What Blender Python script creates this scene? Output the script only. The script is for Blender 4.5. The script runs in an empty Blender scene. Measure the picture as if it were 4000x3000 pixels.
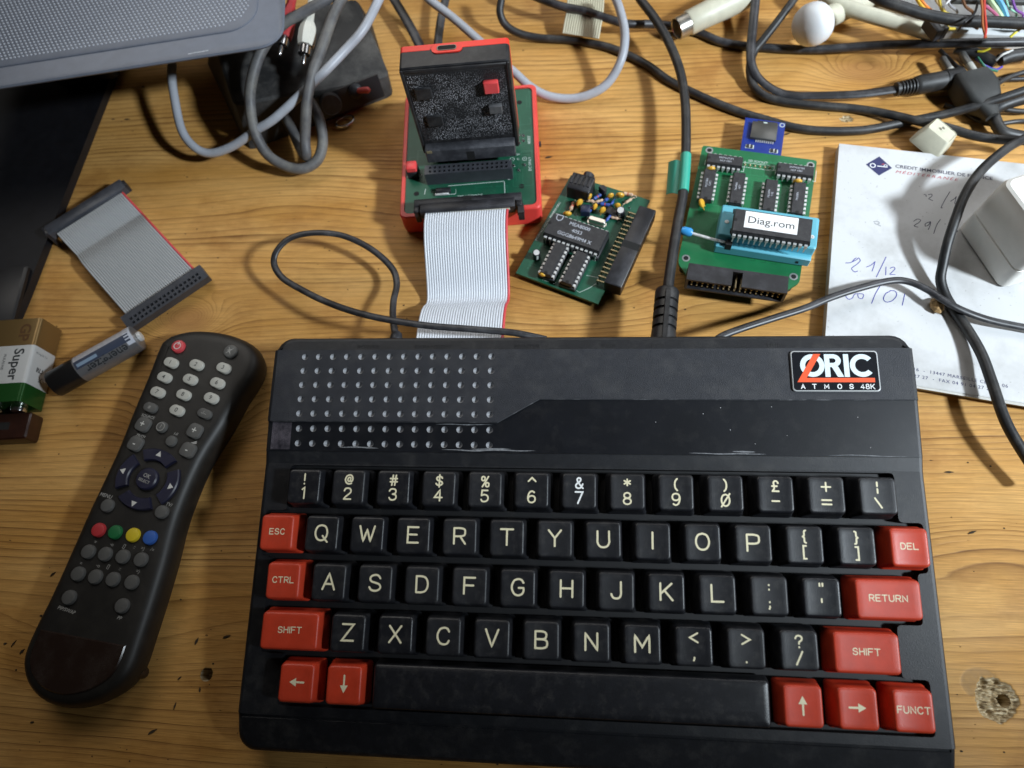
import bpy, math, random
from math import sin, cos, pi, radians, sqrt, atan2, exp
from mathutils import Matrix, Vector, noise
from mathutils.geometry import tessellate_polygon

# ------------------------------------------------------------------ camera, world, lamps, exposure
sc = bpy.context.scene
COL = sc.collection
S = 0.001                                   # all building sizes below are in millimetres
CAM = Vector((0.63, -27.38, 313.95))
CR = Matrix(((0.995082, -0.001414, 0.099044), (0.038603, 0.926376, -0.374616), (-0.091222, 0.376597, 0.921875)))
FPX, IW, IH = 2700.0, 4000.0, 3000.0        # focal length in pixels of the 4000 x 3000 frame
cd = bpy.data.cameras.new('camera')
cam = bpy.data.objects.new('camera', cd)
COL.objects.link(cam)
cam.matrix_world = Matrix.Translation(CAM * S) @ CR.to_4x4()
cd.sensor_fit = 'HORIZONTAL'
cd.sensor_width = 36.0
cd.lens = 36.0 * FPX / IW
cd.clip_start = 0.01
cd.clip_end = 20.0
cd.dof.use_dof = True
cd.dof.focus_distance = 0.30
cd.dof.aperture_fstop = 9.0
sc.camera = cam

w = bpy.data.worlds.new('World')
sc.world = w
w.use_nodes = True
bg = w.node_tree.nodes['Background']
bg.inputs[0].default_value = (1.0, 0.90, 0.80, 1)
bg.inputs[1].default_value = 0.011

def lamp(name, kind, loc, target, energy, color, **kw):
    d = bpy.data.lights.new(name, kind)
    d.energy = energy
    d.color = color
    for k, v in kw.items():
        setattr(d, k, v)
    o = bpy.data.objects.new(name, d)
    COL.objects.link(o)
    o.location = Vector(loc) * S
    o.rotation_euler = (Vector(target) - Vector(loc)).to_track_quat('-Z', 'Y').to_euler()
    return o

lamp('desk_lamp', 'SPOT', (790, -150, 690), (85, 258, 0), 77.0, (0.82, 0.92, 1.0),
     spot_size=radians(43), spot_blend=1.0, shadow_soft_size=0.05)
lamp('room_light', 'AREA', (-230, 620, 560), (-60, 240, 0), 0.58, (1.0, 0.96, 0.90),
     shape='RECTANGLE', size=0.7, size_y=0.45, spread=radians(80))
lamp('added_fill_light', 'AREA', (560, 620, 520), (190, 190, 0), 0.30, (0.95, 0.97, 1.0),
     shape='RECTANGLE', size=0.4, size_y=0.3, spread=radians(60))  # extra soft fill, added to lift the shadows around adapter and notepad

sc.view_settings.view_transform = 'Standard'
sc.view_settings.look = 'None'
sc.view_settings.exposure = 0.0
sc.view_settings.gamma = 1.0
sc.view_settings.use_curve_mapping = False
sc.render.engine = 'CYCLES'
sc.cycles.use_denoising = True
sc.cycles.max_bounces = 4
sc.cycles.caustics_reflective = False
sc.cycles.caustics_refractive = False
sc.cycles.sample_clamp_indirect = 4.0

# ------------------------------------------------------------------ coordinates
DSP = 4000.0 / 2212.0
def at(x, y, h=0.0):
    """point of the table scene at height h (mm) seen at x, y of the 2212-wide view"""
    d = CR @ Vector(((x * DSP - 2000) / FPX, -(y * DSP - 1500) / FPX, -1.0))
    return CAM + d * ((h - CAM.z) / d.z)
def crop(ox, oy, f):
    return lambda x, y, h=0.0: at((ox + x * f) / DSP, (oy + y * f) / DSP, h)

T = lambda x, y=0, z=0: Matrix.Translation(Vector((x, y, z)) if not isinstance(x, Vector) else x)
RX = lambda a: Matrix.Rotation(radians(a), 4, 'X')
RY = lambda a: Matrix.Rotation(radians(a), 4, 'Y')
RZ = lambda a: Matrix.Rotation(radians(a), 4, 'Z')
rnd = random.Random(7)

# ------------------------------------------------------------------ mesh building
class MB:
    def __init__(self):
        self.v = []; self.f = []
    def add(self, vs, fs, M=None):
        b = len(self.v)
        self.v += [tuple(M @ Vector(p)) if M else tuple(p) for p in vs]
        self.f += [tuple(i + b for i in q) for q in fs]
        return self
    def loft(self, rings, cap0=True, cap1=True, M=None):
        n = len(rings[0]); vs = []; fs = []
        for r in rings: vs += list(r)
        for k in range(len(rings) - 1):
            for i in range(n):
                j = (i + 1) % n
                fs.append((k * n + i, k * n + j, (k + 1) * n + j, (k + 1) * n + i))
        if cap0: fs.append(tuple(reversed(range(n))))
        if cap1: fs.append(tuple((len(rings) - 1) * n + i for i in range(n)))
        return self.add(vs, fs, M)
    def box(self, x0, x1, y0, y1, z0, z1, M=None, b=0.0):
        cx, cy, hx, hy = (x0 + x1) / 2, (y0 + y1) / 2, (x1 - x0) / 2, (y1 - y0) / 2
        if b <= 0:
            q = [[(cx - hx, cy - hy, z), (cx + hx, cy - hy, z), (cx + hx, cy + hy, z), (cx - hx, cy + hy, z)] for z in (z0, z1)]
            return self.loft(q, M=M)
        rs = []
        for z, ins in ((z0, b), (z0 + b, 0), (z1 - b, 0), (z1, b)):
            rs.append([(cx + p[0], cy + p[1], z) for p in rr(hx - ins, hy - ins, b, 1)])
        return self.loft(rs, M=M)
    def lathe(self, prof, n=16, M=None, cap0=True, cap1=True):
        return self.loft([[(r * cos(2 * pi * i / n), r * sin(2 * pi * i / n), z) for i in range(n)] for r, z in prof], cap0, cap1, M)
    def cyl(self, r, z0, z1, n=14, M=None, b=0.0):
        if b: return self.lathe([(r - b, z0), (r, z0 + b), (r, z1 - b), (r - b, z1)], n, M)
        return self.lathe([(r, z0), (r, z1)], n, M)
    def prism(self, pts, z0, z1, M=None, ins=0.0):
        rs = [[(p[0], p[1], z0) for p in pts]]
        if ins:
            rs.append([(p[0], p[1], z1 - ins) for p in pts])
            rs.append([(p[0], p[1], z1) for p in inset(pts, ins)])
        else:
            rs.append([(p[0], p[1], z1) for p in pts])
        return self.loft(rs, M=M)
    def tube(self, pts, r, n=10, M=None, flat=None):
        """tube along points; r a number or list; flat = (rx, rz) oval section"""
        pts = [Vector(p) for p in pts]; N = len(pts); rings = []
        for i, p in enumerate(pts):
            t = (pts[min(i + 1, N - 1)] - pts[max(i - 1, 0)]).normalized()
            up = Vector((0, 0, 1)) if abs(t.z) < 0.95 else Vector((0, 1, 0))
            s = t.cross(up).normalized(); u = s.cross(t).normalized()
            rad = r[i] if isinstance(r, (list, tuple)) else r
            a, c = (flat if flat else (rad, rad))
            rings.append([p + s * a * cos(2 * pi * k / n) - u * c * sin(2 * pi * k / n) for k in range(n)])
        return self.loft([list(map(tuple, q)) for q in reversed(rings)], M=M)
    def poly(self, pts, M=None):
        return self.add(pts, [tuple(range(len(pts)))], M)

def rr(hx, hy, r, n=4):
    r = min(r, hx, hy); out = []
    for cx, cy, a0 in ((hx - r, hy - r, 0), (-hx + r, hy - r, 90), (-hx + r, -hy + r, 180), (hx - r, -hy + r, 270)):
        for i in range(n + 1):
            a = radians(a0 + 90.0 * i / n)
            out.append((cx + r * cos(a), cy + r * sin(a)))
    return out
def inset(pts, d):
    N = len(pts); out = []
    for i in range(N):
        a, b, c = Vector(pts[i - 1][:2]), Vector(pts[i][:2]), Vector(pts[(i + 1) % N][:2])
        e1, e2 = (b - a).normalized(), (c - b).normalized()
        n1, n2 = Vector((-e1.y, e1.x)), Vector((-e2.y, e2.x))
        m = (n1 + n2)
        m = m / max(0.35, m.dot(n1)) if m.length > 1e-6 else n1
        out.append(tuple(b + m * d))
    return out
def roundpoly(pts, r, n=3):
    out = []; N = len(pts)
    for i in range(N):
        a, b, c = Vector(pts[i - 1]), Vector(pts[i]), Vector(pts[(i + 1) % N])
        d1, d2 = (a - b), (c - b)
        q = min(r, d1.length * .45, d2.length * .45)
        p1, p2 = b + d1.normalized() * q, b + d2.normalized() * q
        for k in range(n + 1):
            t = k / n
            out.append(tuple(p1 * (1 - t) ** 2 + b * 2 * t * (1 - t) + p2 * t * t))
    return out
def smooth(pts, k=6, closed=False):
    P = [Vector(p) for p in pts]; N = len(P); out = []
    if N < 3: return [tuple(p) for p in P]
    rng = N if closed else N - 1
    for i in range(rng):
        p1, p2 = P[i], P[(i + 1) % N]
        p0 = P[i - 1] if (i > 0 or closed) else p1 * 2 - p2
        p3 = P[(i + 2) % N] if (closed or i + 2 < N) else p2 * 2 - p1
        for j in range(k):
            t = j / k
            out.append(tuple(0.5 * ((2 * p1) + (p2 - p0) * t + (2 * p0 - 5 * p1 + 4 * p2 - p3) * t * t + (3 * p1 - p0 - 3 * p2 + p3) * t ** 3)))
    if not closed: out.append(tuple(P[-1]))
    return out
def tess(outer, holes=()):
    loops = [[Vector((p[0], p[1], 0)) for p in outer]] + [[Vector((p[0], p[1], 0)) for p in h] for h in holes]
    vs = [v for l in loops for v in l]
    tr = tessellate_polygon(loops)
    fs = []
    for a, b, c in tr:
        A, B, C_ = vs[a], vs[b], vs[c]
        fs.append((a, b, c) if (B - A).cross(C_ - A).z > 0 else (a, c, b))
    return [tuple(v) for v in vs], fs

def mesh(name, mb, ang=38):
    me = bpy.data.meshes.new(name)
    me.from_pydata([(x * S, y * S, z * S) for x, y, z in mb.v], [], mb.f)
    me.polygons.foreach_set('use_smooth', [True] * len(me.polygons))
    me.update()
    me.set_sharp_from_angle(angle=radians(ang))
    return me
def place(o, M):
    if M is not None:
        M = M.copy(); M.translation = M.translation * S
        o.matrix_local = M
def ob(name, mb, m, parent=None, M=None, label=None, ang=38):
    me = mb if isinstance(mb, bpy.types.Mesh) else mesh(name, mb, ang)
    if m is not None and not me.materials: me.materials.append(m)
    o = bpy.data.objects.new(name, me)
    COL.objects.link(o)
    if parent: o.parent = parent
    place(o, M)
    if label: o['label'] = label
    return o
def tag(o, label, cat, group=None):
    o['label'] = label; o['category'] = cat
    if group: o['group'] = group
    return o
def thing(name, label, cat, loc=(0, 0, 0), yaw=0.0, group=None):
    o = bpy.data.objects.new(name, None)
    COL.objects.link(o)
    o.empty_display_size = 0.01
    place(o, T(*loc) @ RZ(yaw))
    return tag(o, label, cat, group)
def inv(loc, yaw):
    return (T(*loc) @ RZ(yaw)).inverted()

# ------------------------------------------------------------------ procedural materials
def node(nt, kind, **kw):
    n = nt.nodes.new(kind)
    for k, v in kw.items():
        if k.startswith('i_'):
            n.inputs[int(k[2:])].default_value = v
        else: setattr(n, k, v)
    return n
def ramp(nt, fac, stops):
    n = nt.nodes.new('ShaderNodeValToRGB')
    e = n.color_ramp.elements
    while len(e) < len(stops): e.new(0.5)
    for q, (p, c) in zip(e, stops):
        q.position = p
        q.color = (c if isinstance(c, tuple) else (c, c, c)) + (1,)
    nt.links.new(fac, n.inputs[0])
    return n.outputs[0]
def mixc(nt, fac, a, b, mode='MIX'):
    n = nt.nodes.new('ShaderNodeMix'); n.data_type = 'RGBA'; n.blend_type = mode
    for sock, v in ((n.inputs[0], fac), (n.inputs[6], a), (n.inputs[7], b)):
        if hasattr(v, 'is_output'): nt.links.new(v, sock)
        elif isinstance(v, tuple): sock.default_value = v + (1,) if len(v) == 3 else v
        else: sock.default_value = v
    return n.outputs[2]
def mth(nt, op, a, b=None, c=None):
    n = nt.nodes.new('ShaderNodeMath'); n.operation = op
    for i, v in enumerate((a, b, c)):
        if v is None: continue
        if hasattr(v, 'is_output'): nt.links.new(v, n.inputs[i])
        else: n.inputs[i].default_value = v
    return n.outputs[0]
def noisetex(nt, vec, scale, detail=2.0, rough=0.5):
    n = node(nt, 'ShaderNodeTexNoise')
    n.inputs['Scale'].default_value = scale; n.inputs['Detail'].default_value = detail; n.inputs['Roughness'].default_value = rough
    nt.links.new(vec, n.inputs['Vector'])
    return n.outputs['Fac']

MATS = {}
def mat(name, col, rough=0.5, metal=0.0, spec=0.5, var=0.0, vs=150, bump=0.0, bs=1800, dust=0.0, dcol=(0.33, 0.31, 0.28), ds=90, dlo=0.45, coat=0.0, trans=0.0, sss=0.0, rvar=0.0, orand=0.0):
    if name in MATS: return MATS[name]
    m = bpy.data.materials.new(name); m.use_nodes = True
    nt = m.node_tree; p = nt.nodes['Principled BSDF']
    tc = node(nt, 'ShaderNodeTexCoord').outputs['Object']
    rough0 = rough
    if orand:
        oi = node(nt, 'ShaderNodeObjectInfo').outputs['Random']
        va = node(nt, 'ShaderNodeVectorMath'); va.operation = 'ADD'
        cb = node(nt, 'ShaderNodeCombineXYZ'); nt.links.new(mth(nt, 'MULTIPLY', oi, 3.0), cb.inputs[0]); nt.links.new(mth(nt, 'MULTIPLY', oi, 7.0), cb.inputs[1])
        nt.links.new(tc, va.inputs[0]); nt.links.new(cb.outputs[0], va.inputs[1]); tc = va.outputs[0]
        rough0 = mth(nt, 'MULTIPLY_ADD', oi, orand, rough - orand / 2)
        nt.links.new(rough0, p.inputs['Roughness'])
    p.inputs['Base Color'].default_value = col + (1,)
    if not orand: p.inputs['Roughness'].default_value = rough
    p.inputs['Metallic'].default_value = metal
    p.inputs['Specular IOR Level'].default_value = spec
    p.inputs['Coat Weight'].default_value = coat
    p.inputs['Transmission Weight'].default_value = trans
    if sss:
        p.inputs['Subsurface Weight'].default_value = sss
        p.inputs['Subsurface Radius'].default_value = (1.0, 0.6, 0.4)
        p.inputs['Subsurface Scale'].default_value = 0.002
    c = None
    if var:
        f = noisetex(nt, tc, vs, 4.0, 0.6)
        lo = tuple(max(0, x * (1 - var)) for x in col); hi = tuple(min(1, x * (1 + var)) for x in col)
        c = ramp(nt, f, [(0.3, lo), (0.7, hi)])
    if dust:
        f = noisetex(nt, tc, ds, 6.0, 0.68)
        k = ramp(nt, f, [(dlo, 0.0), (min(1.0, dlo + 0.28), 1.0)])
        f2 = ramp(nt, noisetex(nt, tc, 2600, 2.0, 0.6), [(0.35, 0.35), (0.65, 1.0)])
        k = mth(nt, 'MULTIPLY', mth(nt, 'MULTIPLY', k, f2), dust)
        c = mixc(nt, k, c if c else col, dcol)
        rr_ = mth(nt, 'MULTIPLY_ADD', k, 0.4, rough0)
        nt.links.new(mth(nt, 'MINIMUM', rr_, 1.0), p.inputs['Roughness'])
    elif rvar:
        f = noisetex(nt, tc, 220, 4.0, 0.6)
        nt.links.new(mth(nt, 'MULTIPLY_ADD', mth(nt, 'SUBTRACT', f, 0.5), rvar, rough), p.inputs['Roughness'])
    if c: nt.links.new(c, p.inputs['Base Color'])
    if bump:
        b = node(nt, 'ShaderNodeBump'); b.inputs['Strength'].default_value = bump; b.inputs['Distance'].default_value = 0.0002
        nt.links.new(noisetex(nt, tc, bs, 3.0, 0.6), b.inputs['Height'])
        nt.links.new(b.outputs[0], p.inputs['Normal'])
    MATS[name] = m
    return m

# ------------------------------------------------------------------ lettering
FONT = {
 'A': '0,0 4,10 8,0;1.5,3.4 6.5,3.4', 'B': '0,0 0,10;~0,10 4,10 6.3,9.3 6.9,7.6 6.2,5.9 4,5.3 0,5.3;~0,5.3 4.4,5.3 6.9,4.5 7.5,2.6 6.8,.8 4.4,0 0,0',
 'C': '~7.4,7.8 6.2,9.5 4,10 1.6,9.1 .2,6.6 0,5 .2,3.4 1.6,.9 4,0 6.2,.5 7.4,2.2', 'D': '0,0 0,10;~0,10 3.4,10 6,9.1 7.4,6.6 7.4,3.4 6,.9 3.4,0 0,0',
 'E': '7,10 0,10 0,0 7,0;0,5.2 6,5.2', 'F': '7,10 0,10 0,0;0,5.2 6,5.2', 'G': '~7.4,7.8 6.2,9.5 4,10 1.6,9.1 .2,6.6 0,5 .2,3.4 1.6,.9 4,0 6.4,.8 7.5,2.6 7.5,4.6;7.5,4.6 4.4,4.6',
 'H': '0,0 0,10;7.4,0 7.4,10;0,5.2 7.4,5.2', 'I': '2,0 2,10', 'J': '~6,10 6,6 6,2.6 5,.6 3,0 1,.6 0,2.6', 'K': '0,0 0,10;7,10 0,3.6;2.4,5.9 7.4,0', 'L': '0,10 0,0 7,0',
 'M': '0,0 0,10 4.4,3 8.8,10 8.8,0', 'N': '0,0 0,10 7.4,0 7.4,10', 'O': '~4,10 1.5,9.1 .1,6.5 .1,3.5 1.5,.9 4,0 6.5,.9 7.9,3.5 7.9,6.5 6.5,9.1 4,10',
 'P': '0,0 0,10;~0,10 4.4,10 6.9,9.2 7.4,7.2 6.9,5.3 4.4,4.5 0,4.5', 'Q': '~4,10 1.5,9.1 .1,6.5 .1,3.5 1.5,.9 4,0 6.5,.9 7.9,3.5 7.9,6.5 6.5,9.1 4,10;~5,3 6.6,1 8.4,-.9', 'R': '0,0 0,10;~0,10 4.4,10 6.9,9.2 7.3,7.3 6.8,5.5 4.4,4.8 0,4.8;4,4.8 7.4,0',
 'S': '~7,7.9 5.8,9.5 3.7,10 1.2,9.2 .3,7.5 1.2,5.9 3.7,5.1 6.2,4.3 7.3,2.6 6.4,.8 3.7,0 1.2,.6 0,2.2', 'T': '0,10 8,10;4,10 4,0', 'U': '~0,10 0,6 0,3 1.3,.7 3.7,0 6.1,.7 7.4,3 7.4,6 7.4,10',
 'V': '0,10 4,0 8,10', 'W': '0,10 2.6,0 5,8 7.4,0 10,10', 'X': '0,0 7.6,10;0,10 7.6,0', 'Y': '0,10 4,5 8,10;4,5 4,0', 'Z': '0,10 7.4,10 0,0 7.6,0',
 '0': '~3.3,10 1.2,9 0,6.5 0,3.5 1.2,1 3.3,0 5.4,1 6.6,3.5 6.6,6.5 5.4,9 3.3,10', 'Ø': '~3.3,10 1.2,9 0,6.5 0,3.5 1.2,1 3.3,0 5.4,1 6.6,3.5 6.6,6.5 5.4,9 3.3,10;-.3,-.6 7,10.6',
 '1': '0.4,8.2 2.4,10 2.4,0', '2': '~0,7.6 1,9.4 3.2,10 5.4,9.3 6.2,7.4 5.4,5.5 3,3.4 1,1.6 0,0;0,0 6.4,0', '3': '~0,8 1.2,9.6 3.2,10 5.4,9.3 6,7.6 5.2,5.9 3,5.3;~3,5.3 5.6,4.6 6.4,2.7 5.6,.8 3.2,0 1,.5 0,2',
 '4': '4.8,0 4.8,10 0,3 6.8,3', '5': '5.8,10 .8,10 .3,5.4;~.3,5.4 2.8,6.2 5.4,5.3 6.3,3.1 5.4,.9 3,0 1,.4 0,1.8', '6': '~5.6,9 3.6,10 1.4,8.8 .2,6 0,3.2 1,.8 3.2,0 5.6,.9 6.4,3 5.6,5.2 3.2,5.9 1,5 .2,3.4',
 '7': '0,10 6.4,10 2.2,0', '8': '~3.2,5.3 1.1,6.1 .5,7.7 1.2,9.3 3.2,10 5.2,9.3 5.9,7.7 5.3,6.1 3.2,5.3 .8,4.4 0,2.6 .8,.8 3.2,0 5.6,.8 6.4,2.6 5.6,4.4 3.2,5.3', '9': '~.8,1 2.8,0 5,1.2 6.2,4 6.4,6.8 5.4,9.2 3.2,10 .8,9.1 0,7 .8,4.8 3.2,4.1 5.4,5 6.2,6.6',
 '!': '1,10 1,3.4;1,.3 1,0', '@': '~5.4,6.6 4,7.2 2.7,6 2.6,4.2 3.6,3.2 5,4 5.6,6.8 5.2,4 6.2,3 7.4,4.4 7.4,7 5.8,9.2 3.8,9.6 1.2,8.2 0,5.2 1,2 3.6,.6 6.4,1.2', '#': '1.6,0 2.8,10;4.6,0 5.8,10;0,6.6 7,6.6;0,3.4 7,3.4', '$': '~6,7.8 5,9 3.2,9.4 1,8.6 .4,7.2 1.2,5.8 3.2,5 5.4,4.2 6.2,2.8 5.4,1.4 3.2,.6 1,1.2 0,2.4;3.2,11 3.2,-1',
 '%': '~1.6,10 .3,9.4 0,8 .3,6.6 1.6,6 2.9,6.6 3.2,8 2.9,9.4 1.6,10;~5.6,4 4.3,3.4 4,2 4.3,.6 5.6,0 6.9,.6 7.2,2 6.9,3.4 5.6,4;6.6,10 .8,0', '^': '0,6 3.6,9.6 7.2,6', '&': '~7,0 4.6,2.8 2,6.4 1.4,8.2 2,9.6 3.2,10 4.5,9.5 4.8,8 3.8,6.4 1.2,4.4 .1,2.6 .8,.7 2.8,0 5,.8 6.8,4', '*': '3.4,9.4 3.4,3.4;.6,7.9 6.2,4.9;.6,4.9 6.2,7.9',
 '(': '~2.6,10.6 .9,8.4 .3,5 .9,1.6 2.6,-.6', ')': '~.3,10.6 2,8.4 2.6,5 2,1.6 .3,-.6', '£': '~5.6,7.8 4.8,9.4 3.2,9.9 1.8,9 1.6,7.2 2,5 1.8,2.4 .2,.2;.2,.2 6,.2;0,5 4.6,5', '-': '0,5 6,5', '+': '0,5 8,5;4,1 4,9', '=': '0,6.6 7.6,6.6;0,3 7.6,3', '¦': '1,10 1,6.4;1,3.8 1,0', '\\': '0,9 5,1',
 '{': '~3,10.6 1.8,10 1.6,8 1.5,6 .3,5 1.5,4 1.6,2 1.8,0 3,-.6', '}': '~.3,10.6 1.5,10 1.7,8 1.8,6 3,5 1.8,4 1.7,2 1.5,0 .3,-.6', '[': '2.6,10.2 .4,10.2 .4,-.4 2.6,-.4', ']': '.4,10.2 2.6,10.2 2.6,-.4 .4,-.4', ':': '1,7 1,6.7;1,3 1,2.7', ';': '1,6 1,5.7;1,2.4 1,1.9 .5,.4', '"': '.4,9.6 .4,7.4;3,9.6 3,7.4', "'": '1,9.6 1,7.2', '<': '7,9 0,5 7,1', '>': '0,9 7,5 0,1', ',': '1,2.2 1,1.6 .4,0', '.': '1,.4 1,.1', '?': '~0,7.6 1,9.4 3,10 5,9.3 5.7,7.6 5,5.9 3.2,4.6 3,3;3,.3 3,0', '/': '0,0 5,10',
 '←': '2,5 9,5;T0,5 4.2,7.4 4.2,2.6', '→': '0,5 7,5;T9,5 4.8,2.6 4.8,7.4', '↑': '4,0 4,7;T4,10 1.6,5.6 6.4,5.6', '↓': '4,3 4,10;T4,0 6.4,4.4 1.6,4.4',
}
def glyph(mb, strokes, ox, oy, sc_, w, surf, cap=True, z0=0.05, dz=0.012):
    """flat pen strokes laid on the surface height surf(x, y)"""
    for si, st in enumerate(strokes.split(';')):
        kind = st[0] if st[0] in '~T' else ''
        pts = [tuple(float(a) for a in q.split(',')) for q in st.lstrip('~T').split()]
        pts = [(ox + a * sc_, oy + b * sc_) for a, b in pts]
        z = z0 + dz * si
        P3 = lambda p: (p[0], p[1], surf(p[0], p[1]) + z)
        if kind == 'T':
            a, b, c = [Vector(p) for p in pts]
            if (b - a).cross(c - a) < 0: b, c = c, b
            mb.add([P3(a), P3(b), P3(c)], [(0, 1, 2)]); continue
        if kind == '~': pts = [p[:2] for p in smooth([(a, b, 0) for a, b in pts], 5)]
        else:
            q = []
            for i in range(len(pts) - 1):
                n = max(1, int((Vector(pts[i + 1]) - Vector(pts[i])).length / 1.2))
                q += [tuple(Vector(pts[i]).lerp(Vector(pts[i + 1]), k / n)) for k in range(n)]
            pts = q + [pts[-1]]
        N = len(pts); L = []; R_ = []
        closed = (Vector(pts[0]) - Vector(pts[-1])).length < 1e-5
        for i in range(N):
            b = Vector(pts[i])
            a = Vector(pts[i - 1]) if i else (Vector(pts[-2]) if closed else b)
            c = Vector(pts[i + 1]) if i < N - 1 else (Vector(pts[1]) if closed else b)
            e1 = (b - a).normalized() if (b - a).length > 1e-9 else (c - b).normalized()
            e2 = (c - b).normalized() if (c - b).length > 1e-9 else e1
            n1 = Vector((-e1.y, e1.x)); n2 = Vector((-e2.y, e2.x)); m = n1 + n2
            m = m / max(0.45, m.dot(n1)) if m.length > 1e-6 else n1
            L.append(b + m * w / 2); R_.append(b - m * w / 2)
        vs = [P3(p) for p in L] + [P3(p) for p in R_]
        fs = [(i, N + i, N + i + 1, i + 1) for i in range(N - 1)]
        mb.add(vs, fs)
        if cap and not closed:
            for e, o_, sg in ((0, 1, 1), (N - 1, N - 2, -1)):
                d = (Vector(pts[e]) - Vector(pts[o_])).normalized(); nrm = Vector((-d.y, d.x))
                c = Vector(pts[e]); fan = [c + nrm * (-w / 2) * cos(pi * k / 6) + d * (w / 2) * sin(pi * k / 6) for k in range(7)]
                mb.add([P3(p) for p in fan], [tuple(range(7))])
def gwidth(s):
    xs = [float(q.split(',')[0]) for st in s.split(';') for q in st.lstrip('~T').split()]
    return min(xs), max(xs)
def stroke_text(mb, text, cx, cy, h, w, surf=lambda x, y: 0.0, gap=0.28, z0=0.05):
    k = h / 10.0; adv = []; tot = 0
    for ch in text:
        if ch == ' ': adv.append((tot, None)); tot += 5; continue
        a, b = gwidth(FONT[ch]); adv.append((tot - a, ch)); tot += (b - a) + gap * 10
    tot -= gap * 10
    for x, ch in adv:
        if ch: glyph(mb, FONT[ch], cx + (x - tot / 2) * k, cy - h / 2, k, w, surf, z0=z0)
_tx = {}
def text_mb(body, size, off=0.0, shear=0.0, spacing=1.0, xs=1.0):
    key = (body, size, off, shear, spacing, xs)
    if key in _tx: return _tx[key]
    c = bpy.data.curves.new('t', 'FONT'); c.body = body; c.size = size; c.align_x = 'CENTER'; c.align_y = 'CENTER'
    c.offset = off; c.shear = shear; c.space_character = spacing; c.resolution_u = 3
    o = bpy.data.objects.new('t', c)
    me = bpy.data.meshes.new_from_object(o)
    mb = MB(); mb.v = [(v.co.x * xs, v.co.y, 0.0) for v in me.vertices]
    fs = []
    for p in me.polygons:
        q = tuple(p.vertices)
        fs.append(q if p.normal.z > 0 else tuple(reversed(q)))
    mb.f = fs
    bpy.data.objects.remove(o); bpy.data.curves.remove(c); bpy.data.meshes.remove(me)
    _tx[key] = mb
    return mb
def lettering(body, size, m, parent, M, off=0.0, shear=0.0, spacing=1.0, xs=1.0, name='lettering'):
    return ob(name, text_mb(body, size, off, shear, spacing, xs), m, parent, M)

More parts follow.
